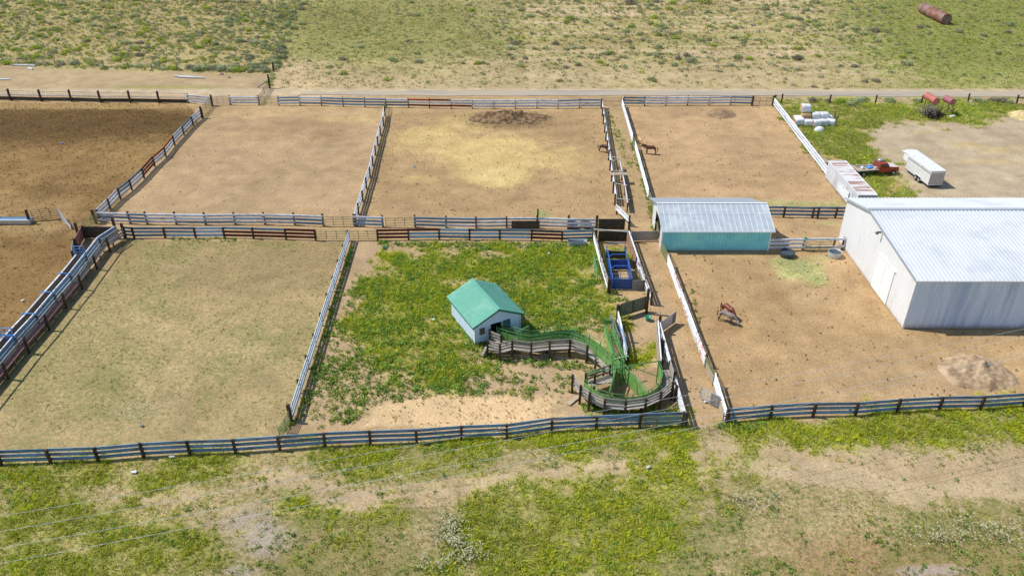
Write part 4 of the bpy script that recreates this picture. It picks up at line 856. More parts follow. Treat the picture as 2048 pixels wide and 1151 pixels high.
for k in (-1,0,1): f.beam(cc-U*.27-V*.02+Vector((0,0,k*.25)),cc+U*.27-V*.02+Vector((0,0,k*.25)),.02,.035)
f.build('muntins','tanply',d)
f=MB(); f.box(tuple(c0+U*2.35+V*.9+Vector((0,0,1.0))),(1.3,.06,2.0),ang); f.build('opening_shade_sheet','black',t)  # black sheet set behind the wall opening to paint the unlit inside
f=MB(); f.beam(c0+U*3.52+V*.03+Vector((0,0,.25)),c0+U*3.52+V*.03+Vector((0,0,2.0)),.85,.04,up=V); f.build('teal_hatch','tealdoor',t)
f=MB(); f.beam(c0-V*.03-U*.02,c0-V*.03-U*.02+Vector((0,0,ez)),.1,.1,up=V); f.build('corner_trim','trimw',t)
f=MB(); f.beam(c0+U*Wd-V*.03,c0+U*Wd-V*.03+Vector((0,0,ez)),.1,.1,up=V); f.build('corner_trim','trimw',t)
ov=.35; sv=(U*(Wd/2+ov))+Vector((0,0,(rz_-ez)*(Wd/2+ov)/(Wd/2)))
eL=c0-U*ov-V*ov+Vector((0,0,ez-(rz_-ez)*ov/(Wd/2)+.03)); eR=c0+U*(Wd+ov)-V*ov+Vector((0,0,ez-(rz_-ez)*ov/(Wd/2)+.03)); sr=(-U*(Wd/2+ov))+Vector((0,0,(rz_-ez)*(Wd/2+ov)/(Wd/2)))
m=MB(); ribroof(m,eL,V,Dp+2*ov,sv,(-U*.4+Vector((0,0,1))),.23,.06,.03); m.build('left_roof','greenroof',t)
m=MB(); ribroof(m,eR,V,Dp+2*ov,sr,(U*.4+Vector((0,0,1))),.23,.06,.03); m.build('right_roof','greenroof',t)
rg=eL+sv; m=MB(); m.beam(rg+Vector((0,0,.03)),rg+V*(Dp+2*ov)+Vector((0,0,.03)),.3,.04); m.build('ridge_cap','greenroof',t)
for a,b in ((eL,eL+sv),(eR,eR+sr)): MB().beam(a-V*.02-Vector((0,0,.07)),b-V*.02-Vector((0,0,.07)),.04,.18).build('rake_trim','greentrim',t)
for a in (eL-U*.02,eR+U*.02): MB().beam(a-Vector((0,0,.06)),a+V*(Dp+2*ov)-Vector((0,0,.06)),.04,.12).build('eave_trim','greentrim',t)
# ------------------------------------------------------------------ curved green chute
def smoothpath(P,n=4):
    P=[Vector((p[0],p[1],0)) for p in P]; out=[]
    for i in range(len(P)-1):
        p0=P[max(i-1,0)];p1=P[i];p2=P[i+1];p3=P[min(i+2,len(P)-1)]
        for k in range(n):
            t=k/n; out.append(.5*((2*p1)+(p2-p0)*t+(2*p0-5*p1+4*p2-p3)*t*t+(3*p1-p0-3*p2+p3)*t**3))
    out.append(P[-1]); return out
def sheetwall(path,z0,z1,th,name,mat,parent):
    m=MB()
    for a,b in zip(path[:-1],path[1:]): m.beam(a+Vector((0,0,(z0+z1)/2)),b+Vector((0,0,(z0+z1)/2)),th,z1-z0)
    return m.build(name,mat,parent)
NEAR=[(-1.5,65.3),(-1.12,64.94),(.23,64.24),(1.76,63.77),(3.33,64.05),(4.67,64.33),(5.92,64.1),(7.45,62.85),(8.7,61.0),(9.55,59.2)]
FARW=[(-1.1,66.1),(-.6,65.75),(.71,65.0),(1.9,64.62),(2.99,64.75),(4.54,65.15),(5.6,65.1),(7.0,64.45),(8.2,63.2),(9.6,61.0),(10.45,59.4)]
t=thing('cattle_chute','S curved green cattle chute of sheet panels and pipe rails leading into the shed','cattle chute',(1.7,64,0))
for P_,nm in ((NEAR,'near'),(FARW,'far')):
    p=smoothpath(P_,4); up=Vector((0,0,1))
    sheetwall(p,.12,1.48,.04,'side_sheet','green',t)
    MB().tube([a+up*1.52 for a in p],.03,5).build('sheet_rail','greenpipe',t)
    MB().tube([a+up*1.86 for a in p],.032,5).build('top_rail','greenpipe',t)
    for i in range(0,len(p),3): MB().tube([p[i],p[i]+up*1.9],.045,6).build('pipe_post','greenpipe',t)
pn=smoothpath(NEAR,4); pf=smoothpath(FARW,4)
for i,f in ((9,11),(17,20),(23,27)):
    a=pn[i]; b=pf[f]; m=MB(); m.tube([a+Vector((0,0,.1)),a+Vector((0,0,2.15)),b+Vector((0,0,2.4)),b+Vector((0,0,.1))],.045,6); m.build('bow_frame','greenpipe',t)
for q in (1,6,12): 
    a=pn[q+6]; MB().beam(a+Vector((0,-.06,.9)),pn[q+8]+Vector((0,-.06,.9)),.04,.85).build('slide_panel','green',t)
a=pf[28]; MB().beam(pf[24]+Vector((0,.08,1.5)),pf[26]+Vector((0,.08,1.5)),.05,.4).build('slide_panel','green',t)
# catwalk along the chute
RP=[Vector((x,y,0)) for x,y in ((-2.37,62.77),(-1.14,62.2),(.02,62.77),(1.88,62.38),(3.67,62.77),(5.63,62.92),(7.2,62.0))]
t=thing('catwalk','weathered grey plank catwalk with three board railing along the curved green chute','walkway',(1.88,62.4,0))
def deck(q,z,mat='plank',n=4,parent=None,name='deck'):
    m=MB(); a,b,c,d=q
    for k in range(n):
        f0,f1=k/n,(k+1)/n-.02; P4=[a.lerp(d,f0),b.lerp(c,f0),b.lerp(c,f1),a.lerp(d,f1)]
        m.add([p+Vector((0,0,z)) for p in P4]+[p+Vector((0,0,z-.05)) for p in P4],[(0,1,2,3),(7,6,5,4),(0,4,5,1),(1,5,6,2),(2,6,7,3),(3,7,4,0)])
    return m.build(name,mat,parent)
IN=[Vector((x,y,0)) for x,y in ((-2.1,64.0),(-1.0,64.35),(.2,63.95),(1.8,63.55),(3.4,63.8),(5.6,63.95),(7.35,62.7))]
for i in range(len(RP)-1): deck((RP[i],RP[i+1],IN[i+1],IN[i]),.92,'plank',4,t)
for p in RP: post(p+Vector((0,-.1,0)),2.08,t,'post',.2)
for i in range(len(RP)-1):
    for z in (1.95,1.62,1.28): MB().beam(RP[i]+Vector((0,.02,z)),RP[i+1]+Vector((0,.02,z)),.05,.2).build('rail_board','plank',t)
for p in IN[1:]: post(p+Vector((0,-.25,0)),.86,t,'post',.18)
for i in range(1,len(RP)-1): MB().beam(RP[i].lerp(RP[i+1],.05)+Vector((0,.12,.84)),RP[i+1]+Vector((0,.12,.84)),.05,.12).build('joist','greypost',t)
# second stretch to the crowding pen
Q=[Vector((7.2,62.0,0)),Vector((8.05,60.8,0)),Vector((9.0,58.9,0))]; Q2=[Vector((7.4,62.75,0)),Vector((8.6,60.95,0)),Vector((9.5,59.1,0))]
for i in range(2): deck((Q[i],Q[i+1],Q2[i+1],Q2[i]),.92,'plank',4,t)
for p in (Vector((8.05,60.8,0)),Vector((8.7,59.6,0))): post(p+Vector((-.1,0,0)),1.3,t,'greypost',.2)
MB().beam(RP[-1]+Vector((.02,0,1.75)),Vector((7.75,61.2,1.55)),.05,.2).build('rail_board','plank',t)
# steps at the shed end
t=thing('wooden_steps','grey plank steps and railing climbing from the shed door to the catwalk','steps',(-2.2,63.6,0))
for k in range(4): MB().box((-2.75+.12*k,63.05+.1*k,.22+.2*k),(.75,.3,.06),.9).build('tread','plank',t)
for z in (1.0,1.35,1.7): MB().beam((-2.15,64.7,z),(-1.05,63.9,z),.05,.2).build('rail_board','plank',t)
for p in ((-2.2,64.75),(-1.05,63.85)): post(Vector((p[0],p[1],0)),1.95,t,'post',.2)
# crowding pen
C0=Vector((10.05,58.6,0)); R0=3.8
t=thing('crowding_tub','round green crowding pen of curved sheet with swinging sheet gates','crowding pen',C0)
def arc(R,a0,a1,n): return [C0+Vector((math.cos(math.radians(a0+(a1-a0)*k/n))*R,math.sin(math.radians(a0+(a1-a0)*k/n))*R,0)) for k in range(n+1)]
A=arc(R0,204,375,34); up=Vector((0,0,1))
sheetwall(A,.1,1.42,.04,'curved_sheet','green',t)
MB().tube([p+up*1.45 for p in A],.03,5).build('sheet_rail','greenpipe',t); MB().tube([p+up*1.8 for p in A],.032,5).build('top_rail','greenpipe',t)
for i in range(0,35,3): MB().tube([A[i],A[i]+up*1.75],.045,6).build('pipe_post','greenpipe',t)
for a,b,l in ((Vector((10.3,59.3,0)),Vector((12.15,55.5,0)),1.35),(Vector((9.7,59.1,0)),Vector((8.65,55.35,0)),1.35)):
    g=MB().beam(a+up*.82,b+up*.82,.05,1.4).build('swing_gate','green',t); MB().tube([a+up*.15,a+up*1.95,b+up*1.75,b+up*.15],.05,6).build('gate_frame','greenpipe',g)
    MB().tube([a+up*1.95,b+up*1.37],.03,5).build('brace','greenpipe',g)
for p in (Vector((10.1,58.45,0)),): MB().tube([p,p+up*2.95],.09,8).build('pivot_post','greenpipe',t)
b1,b2,b3=at(1175.6,744.8,2.6),at(1242,734.3,2.9),at(1317.7,721.3,2.6)
MB().tube([b1,b2,b3],.055,6).build('overhead_pipe','greenpipe',t)
MB().tube([b2+(b3-b2)*.2,at(1316.4,752,1.75)],.04,6).build('overhead_brace','greenpipe',t)
MB().tube([b1,Vector((b1.x,b1.y+.0,0))],.06,6).build('pipe_post','greenpipe',t); MB().tube([b3,Vector((b3.x,b3.y,0))],.06,6).build('pipe_post','greenpipe',t)
MB().beam(at(1226,719,2.5),at(1257,712,2.5),.12,.12).build('overhead_beam','green',t)
for q in ((1226,719),(1242,716)): p=at(*q,2.5); MB().tube([p,Vector((p.x,p.y,.1))],.05,6).build('pipe_post','greenpipe',t)
# catwalk round the crowding pen
t=thing('catwalk','curved weathered plank catwalk on dark posts around the round crowding pen','walkway',arc(4.75,240,240,1)[0])
AO=[Vector((5.63,57.37,0)),Vector((6.2,55.85,0)),Vector((6.9,54.95,0)),Vector((8.14,54.05,0)),Vector((9.93,53.8,0)),Vector((11.67,54.15,0)),Vector((13.1,55.05,0)),Vector((14.35,56.4,0)),Vector((14.75,57.9,0)),Vector((14.75,59.6,0))]
AI=[C0+(p-C0).normalized()*3.92 for p in AO]
for i in range(len(AO)-1):
    deck((AO[i],AO[i+1],AI[i+1],AI[i]),.92,'plank',4,t)
    for z in (1.92,1.58,1.22): MB().beam(AO[i]+Vector((0,0,z)),AO[i+1]+Vector((0,0,z)),.05,.2).build('rail_board','plank',t)
for p in AO: post(p+(p-C0).normalized()*.12,2.05,t,'post',.2)
for p in AI[2:]: post(p+(p-C0).normalized()*.25,.86,t,'post',.16)
t=thing('side_platform','small square plank platform with grey board railing inside the curve','platform',at(1200,770))
pl=[at(1171,764,.92),at(1187,771,.92),at(1232,762,.92),at(1219,748,.92)]; pl=[Vector((p.x,p.y,0)) for p in pl]
deck(pl,.94,'plank',5,t); 
for z in (1.25,1.6,1.95): MB().beam(pl[0]+Vector((0,0,z)),pl[3]+Vector((0,0,z)),.05,.16).build('rail_board','greypost',t)
for p in (pl[0],pl[3],pl[0].lerp(pl[3],.35)+Vector((0,-.6,0))): post(p,2.05,t,'post',.18)
post(pl[1],.86,t,'post',.16)
p=at(1136,808); m=MB(); m.beam(at(1136,808,.05),at(1155,792,.12),.45,.05); single(m,'loose_board','tanply','loose pale board lying on the dirt left of the curved catwalk','board',p)
# straight green alley
t=thing('green_alley','narrow straight green pipe alley with portal frames behind the curved chute','cattle alley',at(1212,690))
a0,a1=at(1207,672),at(1233,742); b0,b1_=at(1222,672),at(1247,738)
for a,b in ((a0,a1),(b0,b1_)):
    MB().beam(a+up*.55,b+up*.55,.04,.75).build('side_sheet','green',t)
    for z in (1.0,1.3,1.62): MB().tube([a+up*z,b+up*z],.035,5).build('bar','greenpipe',t)
for f,hh in ((0,2.2),(.35,1.9),(.7,2.1)):
    a=a0.lerp(a1,f);b=b0.lerp(b1_,f); MB().tube([a,a+up*hh,b+up*hh,b],.04,6).build('portal_frame','greenpipe',t)
MB().beam(a0+up*1.7+Vector((0,.1,0)),b0+up*1.7+Vector((0,.1,0)),.06,.5).build('end_panel','green',t)
for k in range(3): MB().beam(a0.lerp(a1,.1+.1*k)+up*.8,b0.lerp(b1_,.1+.1*k)+up*.8,.1,.06).build('cross_bar','greenpipe',t)
MB().beam(a0.lerp(a1,.55)+Vector((.5,.2,1.0)),a0.lerp(a1,.8)+Vector((.5,0,.6)),.35,.04).build('slanted_board','brownplank',t)
boardwall('grey mesh backed panel leaning beside the galvanised fence of the holding pen',at(1219,650),at(1238,699),1.6,3,'greyply')
boardwall('tan plywood wall inside the outer white fence on the right of the holding pen',at(1312,668)+Vector((-.1,0,0)),at(1318,745)+Vector((-.1,0,0)),1.45,2,'tanply')
railfence('single white top rail above the tan plywood wall of the holding pen',[at(1312,668)+Vector((.1,0,0)),at(1315,706)+Vector((.1,0,0)),at(1318,745)+Vector((.1,0,0))],'w--',-1,hs=(1.55,1,.5),ph=1.7)
# ------------------------------------------------------------------ blue stall
t=thing('blue_stall','open topped blue metal livestock stall with hoops and solid end panels','livestock stall',(12.2,75.4,0))
X0,X1=11.15,13.3; Y0,Y1,Y2=75.4,79.7,82.2
MB().beam((X0,Y0,.72),(X1,Y0,.72),.06,1.3).build('front_panel','blue',t); MB().beam((X0,Y1,.72),(X1,Y1,.72),.06,1.3).build('rear_panel','blue',t)
MB().beam((X0,Y0,.72),(X0,Y1,.72),.05,1.3).build('left_panel','blue',t); MB().beam((X1,Y0,.72),(X1,Y1,.72),.05,1.3).build('right_panel','blue',t)
def hoop(y,h,nm='hoop'): MB().tube([(X0,y,0),(X0,y,h-.35),(X0+.35,y,h),(X1-.1,y,h),(X1,y,h-.1),(X1,y,0)],.045,6).build(nm,'bluepipe',t)
hoop(77.2,2.0); hoop(Y1+.15,2.0); hoop(Y2,2.25); hoop(Y0+.1,1.45)
for z in (1.45,.15):
    for x in (X0,X1): MB().tube([(x,Y0,z),(x,Y2,z)],.035,5).build('side_bar','bluepipe',t)
for x in (X0,X1): MB().tube([(x,77.2,2.0-.35),(x,Y2,1.9)],.03,5).build('side_bar','bluepipe',t)
for y in (Y0+1.0,Y2-.3): MB().tube([(X0,y,1.45),(X1,y,1.45)],.03,5).build('cross_bar','greypipe',t)
MB().beam((X0,Y0-.12,.08),(X1+2.0,Y0-.12,.08),.1,.1).build('base_beam','plank',t)
# ------------------------------------------------------------------ storage container
MT['rustroof']=M('white_roof_with_rust',(.74,.74,.73),.6,0,.06,2,(.42,.25,.19),.7,.62,(.30,2.0,1),objvar=0)
MT['contside']=M('container_side',(.66,.69,.72),.6,0,.08,1,(.50,.50,.50),.8,.3,(1,1,.4),objvar=0)  # walls a slightly greyer white than the roof
MT['contfront']=M('container_front',(.34,.42,.50),.6,0,.15,1.5)
t=thing('storage_container','long white storage container with rust streaked roof beside the white fence','container',(45.2,94.7,0))
m=MB(); ribwall(m,(45.2,94.7,0),(0,1,0),11.5,lambda s:2.55,.12,(-1,0,0),.28,.12,.04); m.build('side_wall','contside',t)
m=MB(); ribwall(m,(45.2,94.7,0),(1,0,0),2.44,lambda s:2.55,.12,(0,-1,0),.28,.12,.04); m.build('front_wall','contfront',t)
m=MB(); ribwall(m,(47.64,94.7,0),(0,1,0),11.5,lambda s:2.55,.12,(1,0,0),.28,.12,.04); m.quad((45.2,106.2,.1),(47.64,106.2,.1),(47.64,106.2,2.55),(45.2,106.2,2.55)); m.build('rear_wall','contside',t)
m=MB(); ribroof(m,(45.2,94.7,2.56),(0,1,0),11.5,(2.44,0,0),(0,0,1),.3,.12,.02); m.build('roof','rustroof',t)
for x in (45.2,47.64): MB().beam((x,94.65,2.56),(x,106.25,2.56),.1,.1).build('roof_rail','trimw',t)
for y in (94.66,106.24): MB().beam((45.2,y,2.56),(47.64,y,2.56),.1,.1).build('roof_rail','trimw',t)
m=MB(); m.box(tuple(at(1646,323,.2)),(1.6,1.8,.35),.3); single(m,'white_box','tanply','pale flat box in the grass at the rear corner of the storage container','box',at(1646,323))
# ------------------------------------------------------------------ trailer
MT['trail']=M('white_trailer_paint',(.80,.80,.78),.35,0,.05,1,(.62,.58,.52),1.2,.25,objvar=0)
MT['trailrear']=M('dusty_trailer_door',(.48,.46,.42),.6,0,.15,2)
t=thing('stock_trailer','white gooseneck stock trailer with slatted side vents parked on bare dirt','trailer',(59.4,103,0))
u=Vector((-.1,.995,0)); w=Vector((.995,.1,0)); B0=Vector((58.3,102.6,0))
LT,WT=6.0,2.15; z0,z1=.45,2.45
T=lambda s,x,z: B0+u*s+w*x+Vector((0,0,z))
MB().beam(T(0,WT/2,z1+.02),T(LT+1.9,WT/2,z1+.02),WT+.06,.06).build('roof','trail',t)
m=MB(); m.quad(T(0,0,z0),T(LT,0,z0),T(LT,0,2.0),T(0,0,2.0)); m.quad(T(0,0,2.22),T(LT,0,2.22),T(LT,0,z1),T(0,0,z1)); m.quad(T(0,0,2.09),T(LT,0,2.09),T(LT,0,2.13),T(0,0,2.13))
for k in range(21): s=LT*k/20; m.beam(T(s,-.02,z0),T(s,-.02,2.02),.05,.04,up=w); m.beam(T(s,0,2.0),T(s,0,2.25),.07,.03,up=w)
m.build('left_side','trail',t)
m=MB(); m.quad(T(0,WT,z0),T(LT,WT,z0),T(LT,WT,z1),T(0,WT,z1)); m.quad(T(LT,0,z0),T(LT,WT,z0),T(LT,WT,z1),T(LT,0,z1)); m.build('right_side','trail',t)
m=MB(); m.quad(T(0,.05,z0),T(0,WT-.05,z0),T(0,WT-.05,2.2),T(0,.05,2.2)); 
m.build('rear_door','trailrear',t)
m=MB(); 
for k in range(7): s=.08+(WT-.16)*k/6; m.beam(T(-.03,s,z0),T(-.03,s,2.2),.05,.04,up=u)
m.beam(T(-.03,0,z0),T(-.03,WT,z0),.06,.1); m.beam(T(-.02,0,2.3),T(-.02,WT,2.3),.05,.25); m.build('rear_frame','trail',t)
m=MB(); LN=1.9 # nose box
vs=[T(LT,0,1.35),T(LT+LN-.5,0.1,1.45),T(LT+LN,.55,1.5),T(LT+LN,WT-.55,1.5),T(LT+LN-.5,WT-.1,1.45),T(LT,WT,1.35)]; m.prism(vs,(0,0,0),(0,0,1.08)); m.build('nose','trail',t)
MB().beam(T(0,WT/2,z0-.08),T(LT,WT/2,z0-.08),WT,.12).build('floor_frame','dark',t)
MB().tube([T(LT+1.3,WT/2,1.4),T(LT+1.3,WT/2,.1)],.07,6).build('coupler_leg','dark',t)
def wheel(c,r,wd,ax,parent):
    o=MB(); ax=Vector(ax).normalized(); o.tube([Vector(c)-ax*wd/2,Vector(c)+ax*wd/2],r,16); o=o.build('wheel','tyre',parent)
    MB().tube([Vector(c)-ax*(wd/2+.012),Vector(c)+ax*(wd/2+.012)],r*.6,12).build('rim','rim',o); return o
for s in (2.0,2.85):
    for x in (-.13,WT+.13): wheel(T(s,x,.37),.37,.22,w,t)
for x in (-.14,WT+.14): MB().tube([T(1.45,x,.5),T(1.7,x,.84),T(3.15,x,.84),T(3.4,x,.5)],.07,5).build('fender','trail',t)
# ------------------------------------------------------------------ red flatbed truck
MT['redpaint']=M('faded_red_paint',(.42,.055,.03),.45,.0,.2,1.5,(.28,.06,.04),1.5,.4)
MT['hood']=M('sun_bleached_hood',(.60,.57,.55),.5,0,.1,2,(.45,.22,.18),1.2,.3)
MT['glass']=M('dark_window_glass',(.03,.035,.04),.1,0,.1,2,spec=.8)
t=thing('flatbed_truck','old faded red flatbed pickup loaded with odds and ends in tall grass','truck',(53,107.6,0))
hd=math.radians(9); u=Vector((math.cos(hd),math.sin(hd),0)); w=Vector((-math.sin(hd),math.cos(hd),0)); B0=Vector((50.2,106.35,0)); WT=1.95
T=lambda s,x,z: B0+u*s+w*x+Vector((0,0,z))
def hull(profile,x0,x1,name,mat,parent,inset=0):
    m=MB(); m.prism([T(s,x0,z) for s,z in profile],(0,0,0),w*(x1-x0)); return m.build(name,mat,parent)
hull([(2.85,.5),(5.9,.5),(6.0,.75),(5.95,1.12),(4.55,1.22),(4.3,1.22),(2.85,1.22)],0,WT,'body','redpaint',t)
cab=hull([(2.95,1.2),(4.55,1.2),(4.1,1.78),(3.1,1.80)],.12,WT-.12,'cab','redpaint',t)
hull([(3.0,1.25),(3.05,1.25),(3.13,1.7),(3.08,1.7)],.3,WT-.3,'rear_window','glass',cab)
m=MB(); m.quad(T(4.53,.2,1.26),T(4.53,WT-.2,1.26),T(4.17,WT-.25,1.72),T(4.17,.25,1.72)); o=m.build('windscreen','glass',cab)
for v in o.data.vertices: v.co+=u*.03+Vector((0,0,.03))
for x in (.105,WT-.105): m=MB(); m.quad(T(3.15,x,1.28),T(4.35,x,1.28),T(4.05,x,1.68),T(3.2,x,1.68)); m.build('side_window','glass',cab)
m=MB(); m.quad(T(4.55,.12,1.235),T(5.9,.14,1.14),T(5.9,WT-.14,1.14),T(4.55,WT-.12,1.235)); m.build('hood','hood',t)
MB().beam(T(6.02,.0,.62),T(6.02,WT,.62),.08,.16).build('bumper','rim',t); MB().beam(T(5.99,.25,.88),T(5.99,WT-.25,.88),.04,.25).build('grille','dark',t)
for x in (.17,WT-.17): MB().tube([T(5.96,x,.9),T(6.03,x,.9)],.1,8).build('headlight','rim',t)
MB().beam(T(-.4,WT/2,.95),T(2.8,WT/2,.95),WT+.2,.1).build('flatbed','tanply',t); MB().beam(T(-.4,-.12,.90),T(2.8,-.12,.90),.05,.2).build('bed_edge','dark',t); MB().beam(T(-.4,WT/2,.7),T(2.9,WT/2,.7),.9,.2).build('frame','dark',t)
r=MB()
for x in (0,.65,1.3,WT): r.tube([T(2.75,x,.95),T(2.75,x,2.0)],.035,5)
for z in (1.4,1.7,2.0): r.tube([T(2.75,0,z),T(2.75,WT,z)],.03,5)
r.build('headache_rack','rustpipe',t)
for s in (.55,5.2):
    for x in (.02,WT-.02): wheel(T(s,x,.38),.38,.22,w,t)
m=MB(); m.lathe(T(3.55,1.2,1.82),[(.0,.30),(.30,.28),(.42,.18),(.45,0),(.42,-.02)],14,1,.9); single(m,'metal_tub','greypipe','upturned grey metal tub on the roof of the red truck','tub',T(3.55,1.2,1.8),smooth=True)
m=MB(); m.box(tuple(T(1.75,.75,1.1)),(.9,.55,.16),.5); m.box(tuple(T(2.1,1.05,1.2)),(.5,.3,.14),.1); single(m,'blue_tarp','ladder','crumpled bright blue tarp on the truck flatbed','tarp',T(1.75,.75,1.0))
m=MB(); m.lathe(T(.55,.6,1.0),[(.0,.42),(.2,.36),(.26,.2),(.24,0)],10); single(m,'white_drum','whitepipe','rounded white drum at the tail of the truck flatbed','drum',T(.55,.6,1.0),smooth=True)
m=MB(); m.box(tuple(T(2.45,.35,1.12)),(.35,.3,.25)); single(m,'white_can','whitepipe','small white can near the truck cab on the flatbed','can',T(2.45,.35,1.0))
m=MB(); 
for k in range(5): m.beam(T(.0,1.1+.15*k,1.03),T(1.9,1.2+.15*k,1.04+.02*k),.1,.05)
single(m,'lumber','plank','loose boards lying along the far side of the truck flatbed','boards',T(.5,1.3,1.0))
# ------------------------------------------------------------------ tanks
MT['tankred']=M('faded_red_tank',(.56,.17,.14),.5,.1,.12,1.5,(.66,.30,.26),1.2,.3)
MT['tankpink']=M('faded_maroon_tank',(.38,.14,.15),.5,.1,.12,1.5,(.48,.24,.24),1.2,.3)
MT['rusttank']=M('rusty_tank_steel',(.22,.085,.055),.7,.1,.3,.8,(.28,.20,.18),.5,.6,(1,1,1))
def tank(name,label,a,b,r,mat,h=None):
    a=Vector(a);b=Vector(b); t=thing(name,label,'tank',(a.x,a.y,0)); d=(b-a).normalized()
    m=MB(); m.tube([a,a+d*.02,b-d*.02,b],r,24,True); o=m.build('shell',mat,t); 
    m=MB(); 
    for q in (a-d*.03,b+d*.03): m.tube([q,q+d*(.06 if q==a-d*.03 else -.06)],r*1.02,24,False)
    m.build('rim',mat,t); MB().tube([a-d*.10,a-d*.0],r*.12,8).build('valve','rim',t)
    return t,d
t,d=tank('fuel_tank','larger faded red fuel tank raised on a stand above the dead brush heap',(72.46,132.3,2.6),(72.25,135.6,2.6),.58,'tankred')
for y in (132.9,135.0):
    for x in (-.5,.5): MB().beam((72.4+x,y,0),(72.4+x*.7,y,2.15),.1,.1,up=(0,1,0)).build('leg','rustpipe',t)
t,d=tank('fuel_tank','smaller dull maroon fuel tank on an open leg stand by the verge',(75.3,132.3,2.5),(74.95,134.3,2.5),.56,'tankpink')
for y in (132.5,134.0):
    for x in (-.6,.6): MB().beam((75.2+x*1.2,y,0),(75.2+x*.7,y,2.1),.08,.08,up=(0,1,0)).build('leg','rustpipe',t)
for s in (-1,1): MB().tube([(75.2+.7*s,132.45,.1),(75.2-.45*s,132.45,2.0)],.035,5).build('brace','rustpipe',t)
t,d=tank('rusty_tank','very long rusty steel tank lying on the slope at the top right','x',(0,0,0),1,'rusttank') if False else tank('rusty_tank','very long rusty steel tank lying on the slope at the top right',(105.2,197.9,1.22),(105.0,210.3,1.22),1.28,'rusttank')
for f in (.25,.5,.75):
    c=Vector((105.2,197.9,1.22)).lerp(Vector((105.0,210.3,1.22)),f); MB().tube([c,c+d*.08],1.295,24,False).build('weld_band','rusttank',t)
m=MB(); m.box((75.6,131.8,.15),(1.0,.5,.25),.3); single(m,'white_jug','whitepipe','white debris at the foot of the smaller fuel tank','debris',(75.6,131.8,0))
# dead brush heap under tank
a=leaves(np.array([[71.9,132.4,0.]]),np.array([1.7]),np.array([2.0]),np.array([(.42,.38,.33)]),900,.12); b=blades(np.array([[72.3,131.6,0.]]),np.array([2.4]),np.array([1.5]),np.array([(.06,.05,.045)]),160,.5,.06)
a2=leaves(np.array([[72.7,131.9,0.]]),np.array([1.1]),np.array([1.2]),np.array([(.12,.10,.09)]),400,.12)
me=trimesh('brush_heap',np.concatenate([a[0],b[0],a2[0]]),np.concatenate([a[1],b[1],a2[1]])); o=bpy.data.objects.new('brush_heap',me); S.collection.objects.link(o); tag(o,'heap of pale dead tumbleweed and dark brush under the red tank','brush heap')
# ------------------------------------------------------------------ bales
MT['bale']=M('white_bale_wrap',(.80,.82,.84),.45,0,.06,3,(.62,.66,.70),2,.3,bump=.4)
MT['baleend']=M('exposed_straw_end',(.50,.33,.15),.9,0,.3,6,(.30,.20,.10),3,.3,bump=.5)
def bale(label,x,y,z,rz=0,L=1.5,D=1.3,mat='bale',top=None,sq=True):
    t=thing('hay_bale',label,'bale',(x,y,z),'wrapped hay bales stacked in the grass'); R=Matrix.Rotation(rz,3,'Z'); c=Vector((x,y,z+D*.5))
    m=MB(); pr=[]
    n=20
    for k in range(n):
        a=2*math.pi*k/n; e=.62 if sq else 1.0; ca,sa=math.cos(a),math.sin(a); pr.append((0,math.copysign(abs(ca)**e,ca)*D/2,math.copysign(abs(sa)**e,sa)*D/2))
    rings=[(-L/2,.9),(-L/2+.1,1.0),(-L/6,1.02),(L/6,.99),(L/2-.1,1.0),(L/2,.9)]; vs=[];fs=[]
    for s,k in rings: vs+=[c+R@Vector((s,p[1]*k*random.uniform(.97,1.03),p[2]*k*random.uniform(.97,1.02))) for p in pr]
    for i in range(5):
        for k in range(n): fs.append((i*n+k,i*n+(k+1)%n,(i+1)*n+(k+1)%n,(i+1)*n+k))
    m.add(vs,fs); m.build('wrap',mat,t,True)
    m=MB(); m.add(vs[:n],[tuple(reversed(range(n)))]); m.build('end_face','baleend',t); m=MB(); m.add(vs[-n:],[tuple(range(n))]); m.build('end_face','baleend',t)
bale('white wrapped bale at the left end of the bottom row with a straw end',48.0,127.9,0,.1,1.6,1.25)
bale('second white wrapped bale of the bottom row, under the bare brown bale',49.4,127.6,0,.0,1.4,1.1)
bale('third white wrapped bale of the bottom row, jutting toward the loose bag',50.75,127.2,0,.15,1.4,1.2)
bale('fourth white wrapped bale of the bottom row, right of the middle',52.0,127.6,0,-.05,1.4,1.15)
bale('torn white wrapped bale at the right end with straw spilling out',53.3,127.8,0,-.35,1.3,1.1)
bale('white wrapped bale lying behind the left end of the row',48.3,129.2,0,.0,1.7,1.2)
bale('bare brown straw bale showing in the middle of the stack, below the topmost bale',49.4,129.0,.55,.0,1.55,1.15,'baleend')
bale('white wrapped bale in the upper row, shaded by the topmost bale',51.0,129.1,.6,.0,1.35,1.25)
bale('white wrapped bale in the upper row, furthest right',52.4,129.1,.6,.0,1.35,1.25)
bale('white wrapped bale low at the back right behind the upper row',53.3,129.3,0,.2,1.3,1.2)
bale('topmost white wrapped bale with an orange straw end',49.3,129.6,1.75,.0,1.5,1.3)
m=MB(); m.lathe((50.6,125.2,0),[(.0,.75),(.35,.70),(.62,.45),(.75,.1),(.75,0)],12,1.15,.8); single(m,'wrap_sheet','bale','rounded white lump of loose bale wrap lying before the bale stack','bale wrap',(50.6,125.2,0),smooth=True)
m=MB(); m.tube([(53.9,128.0,0),(53.95,128.1,1.3),(53.75,128.2,2.3)],.22,6,r2=.1); m.tube([(54.05,128.0,.4),(54.4,128.1,1.2),(54.55,128.1,1.9)],.14,6,r2=.06); single(m,'dead_stump','rustpipe','tall forked dead stump at the right end of the bale stack','tree stump',(53.9,128,0))
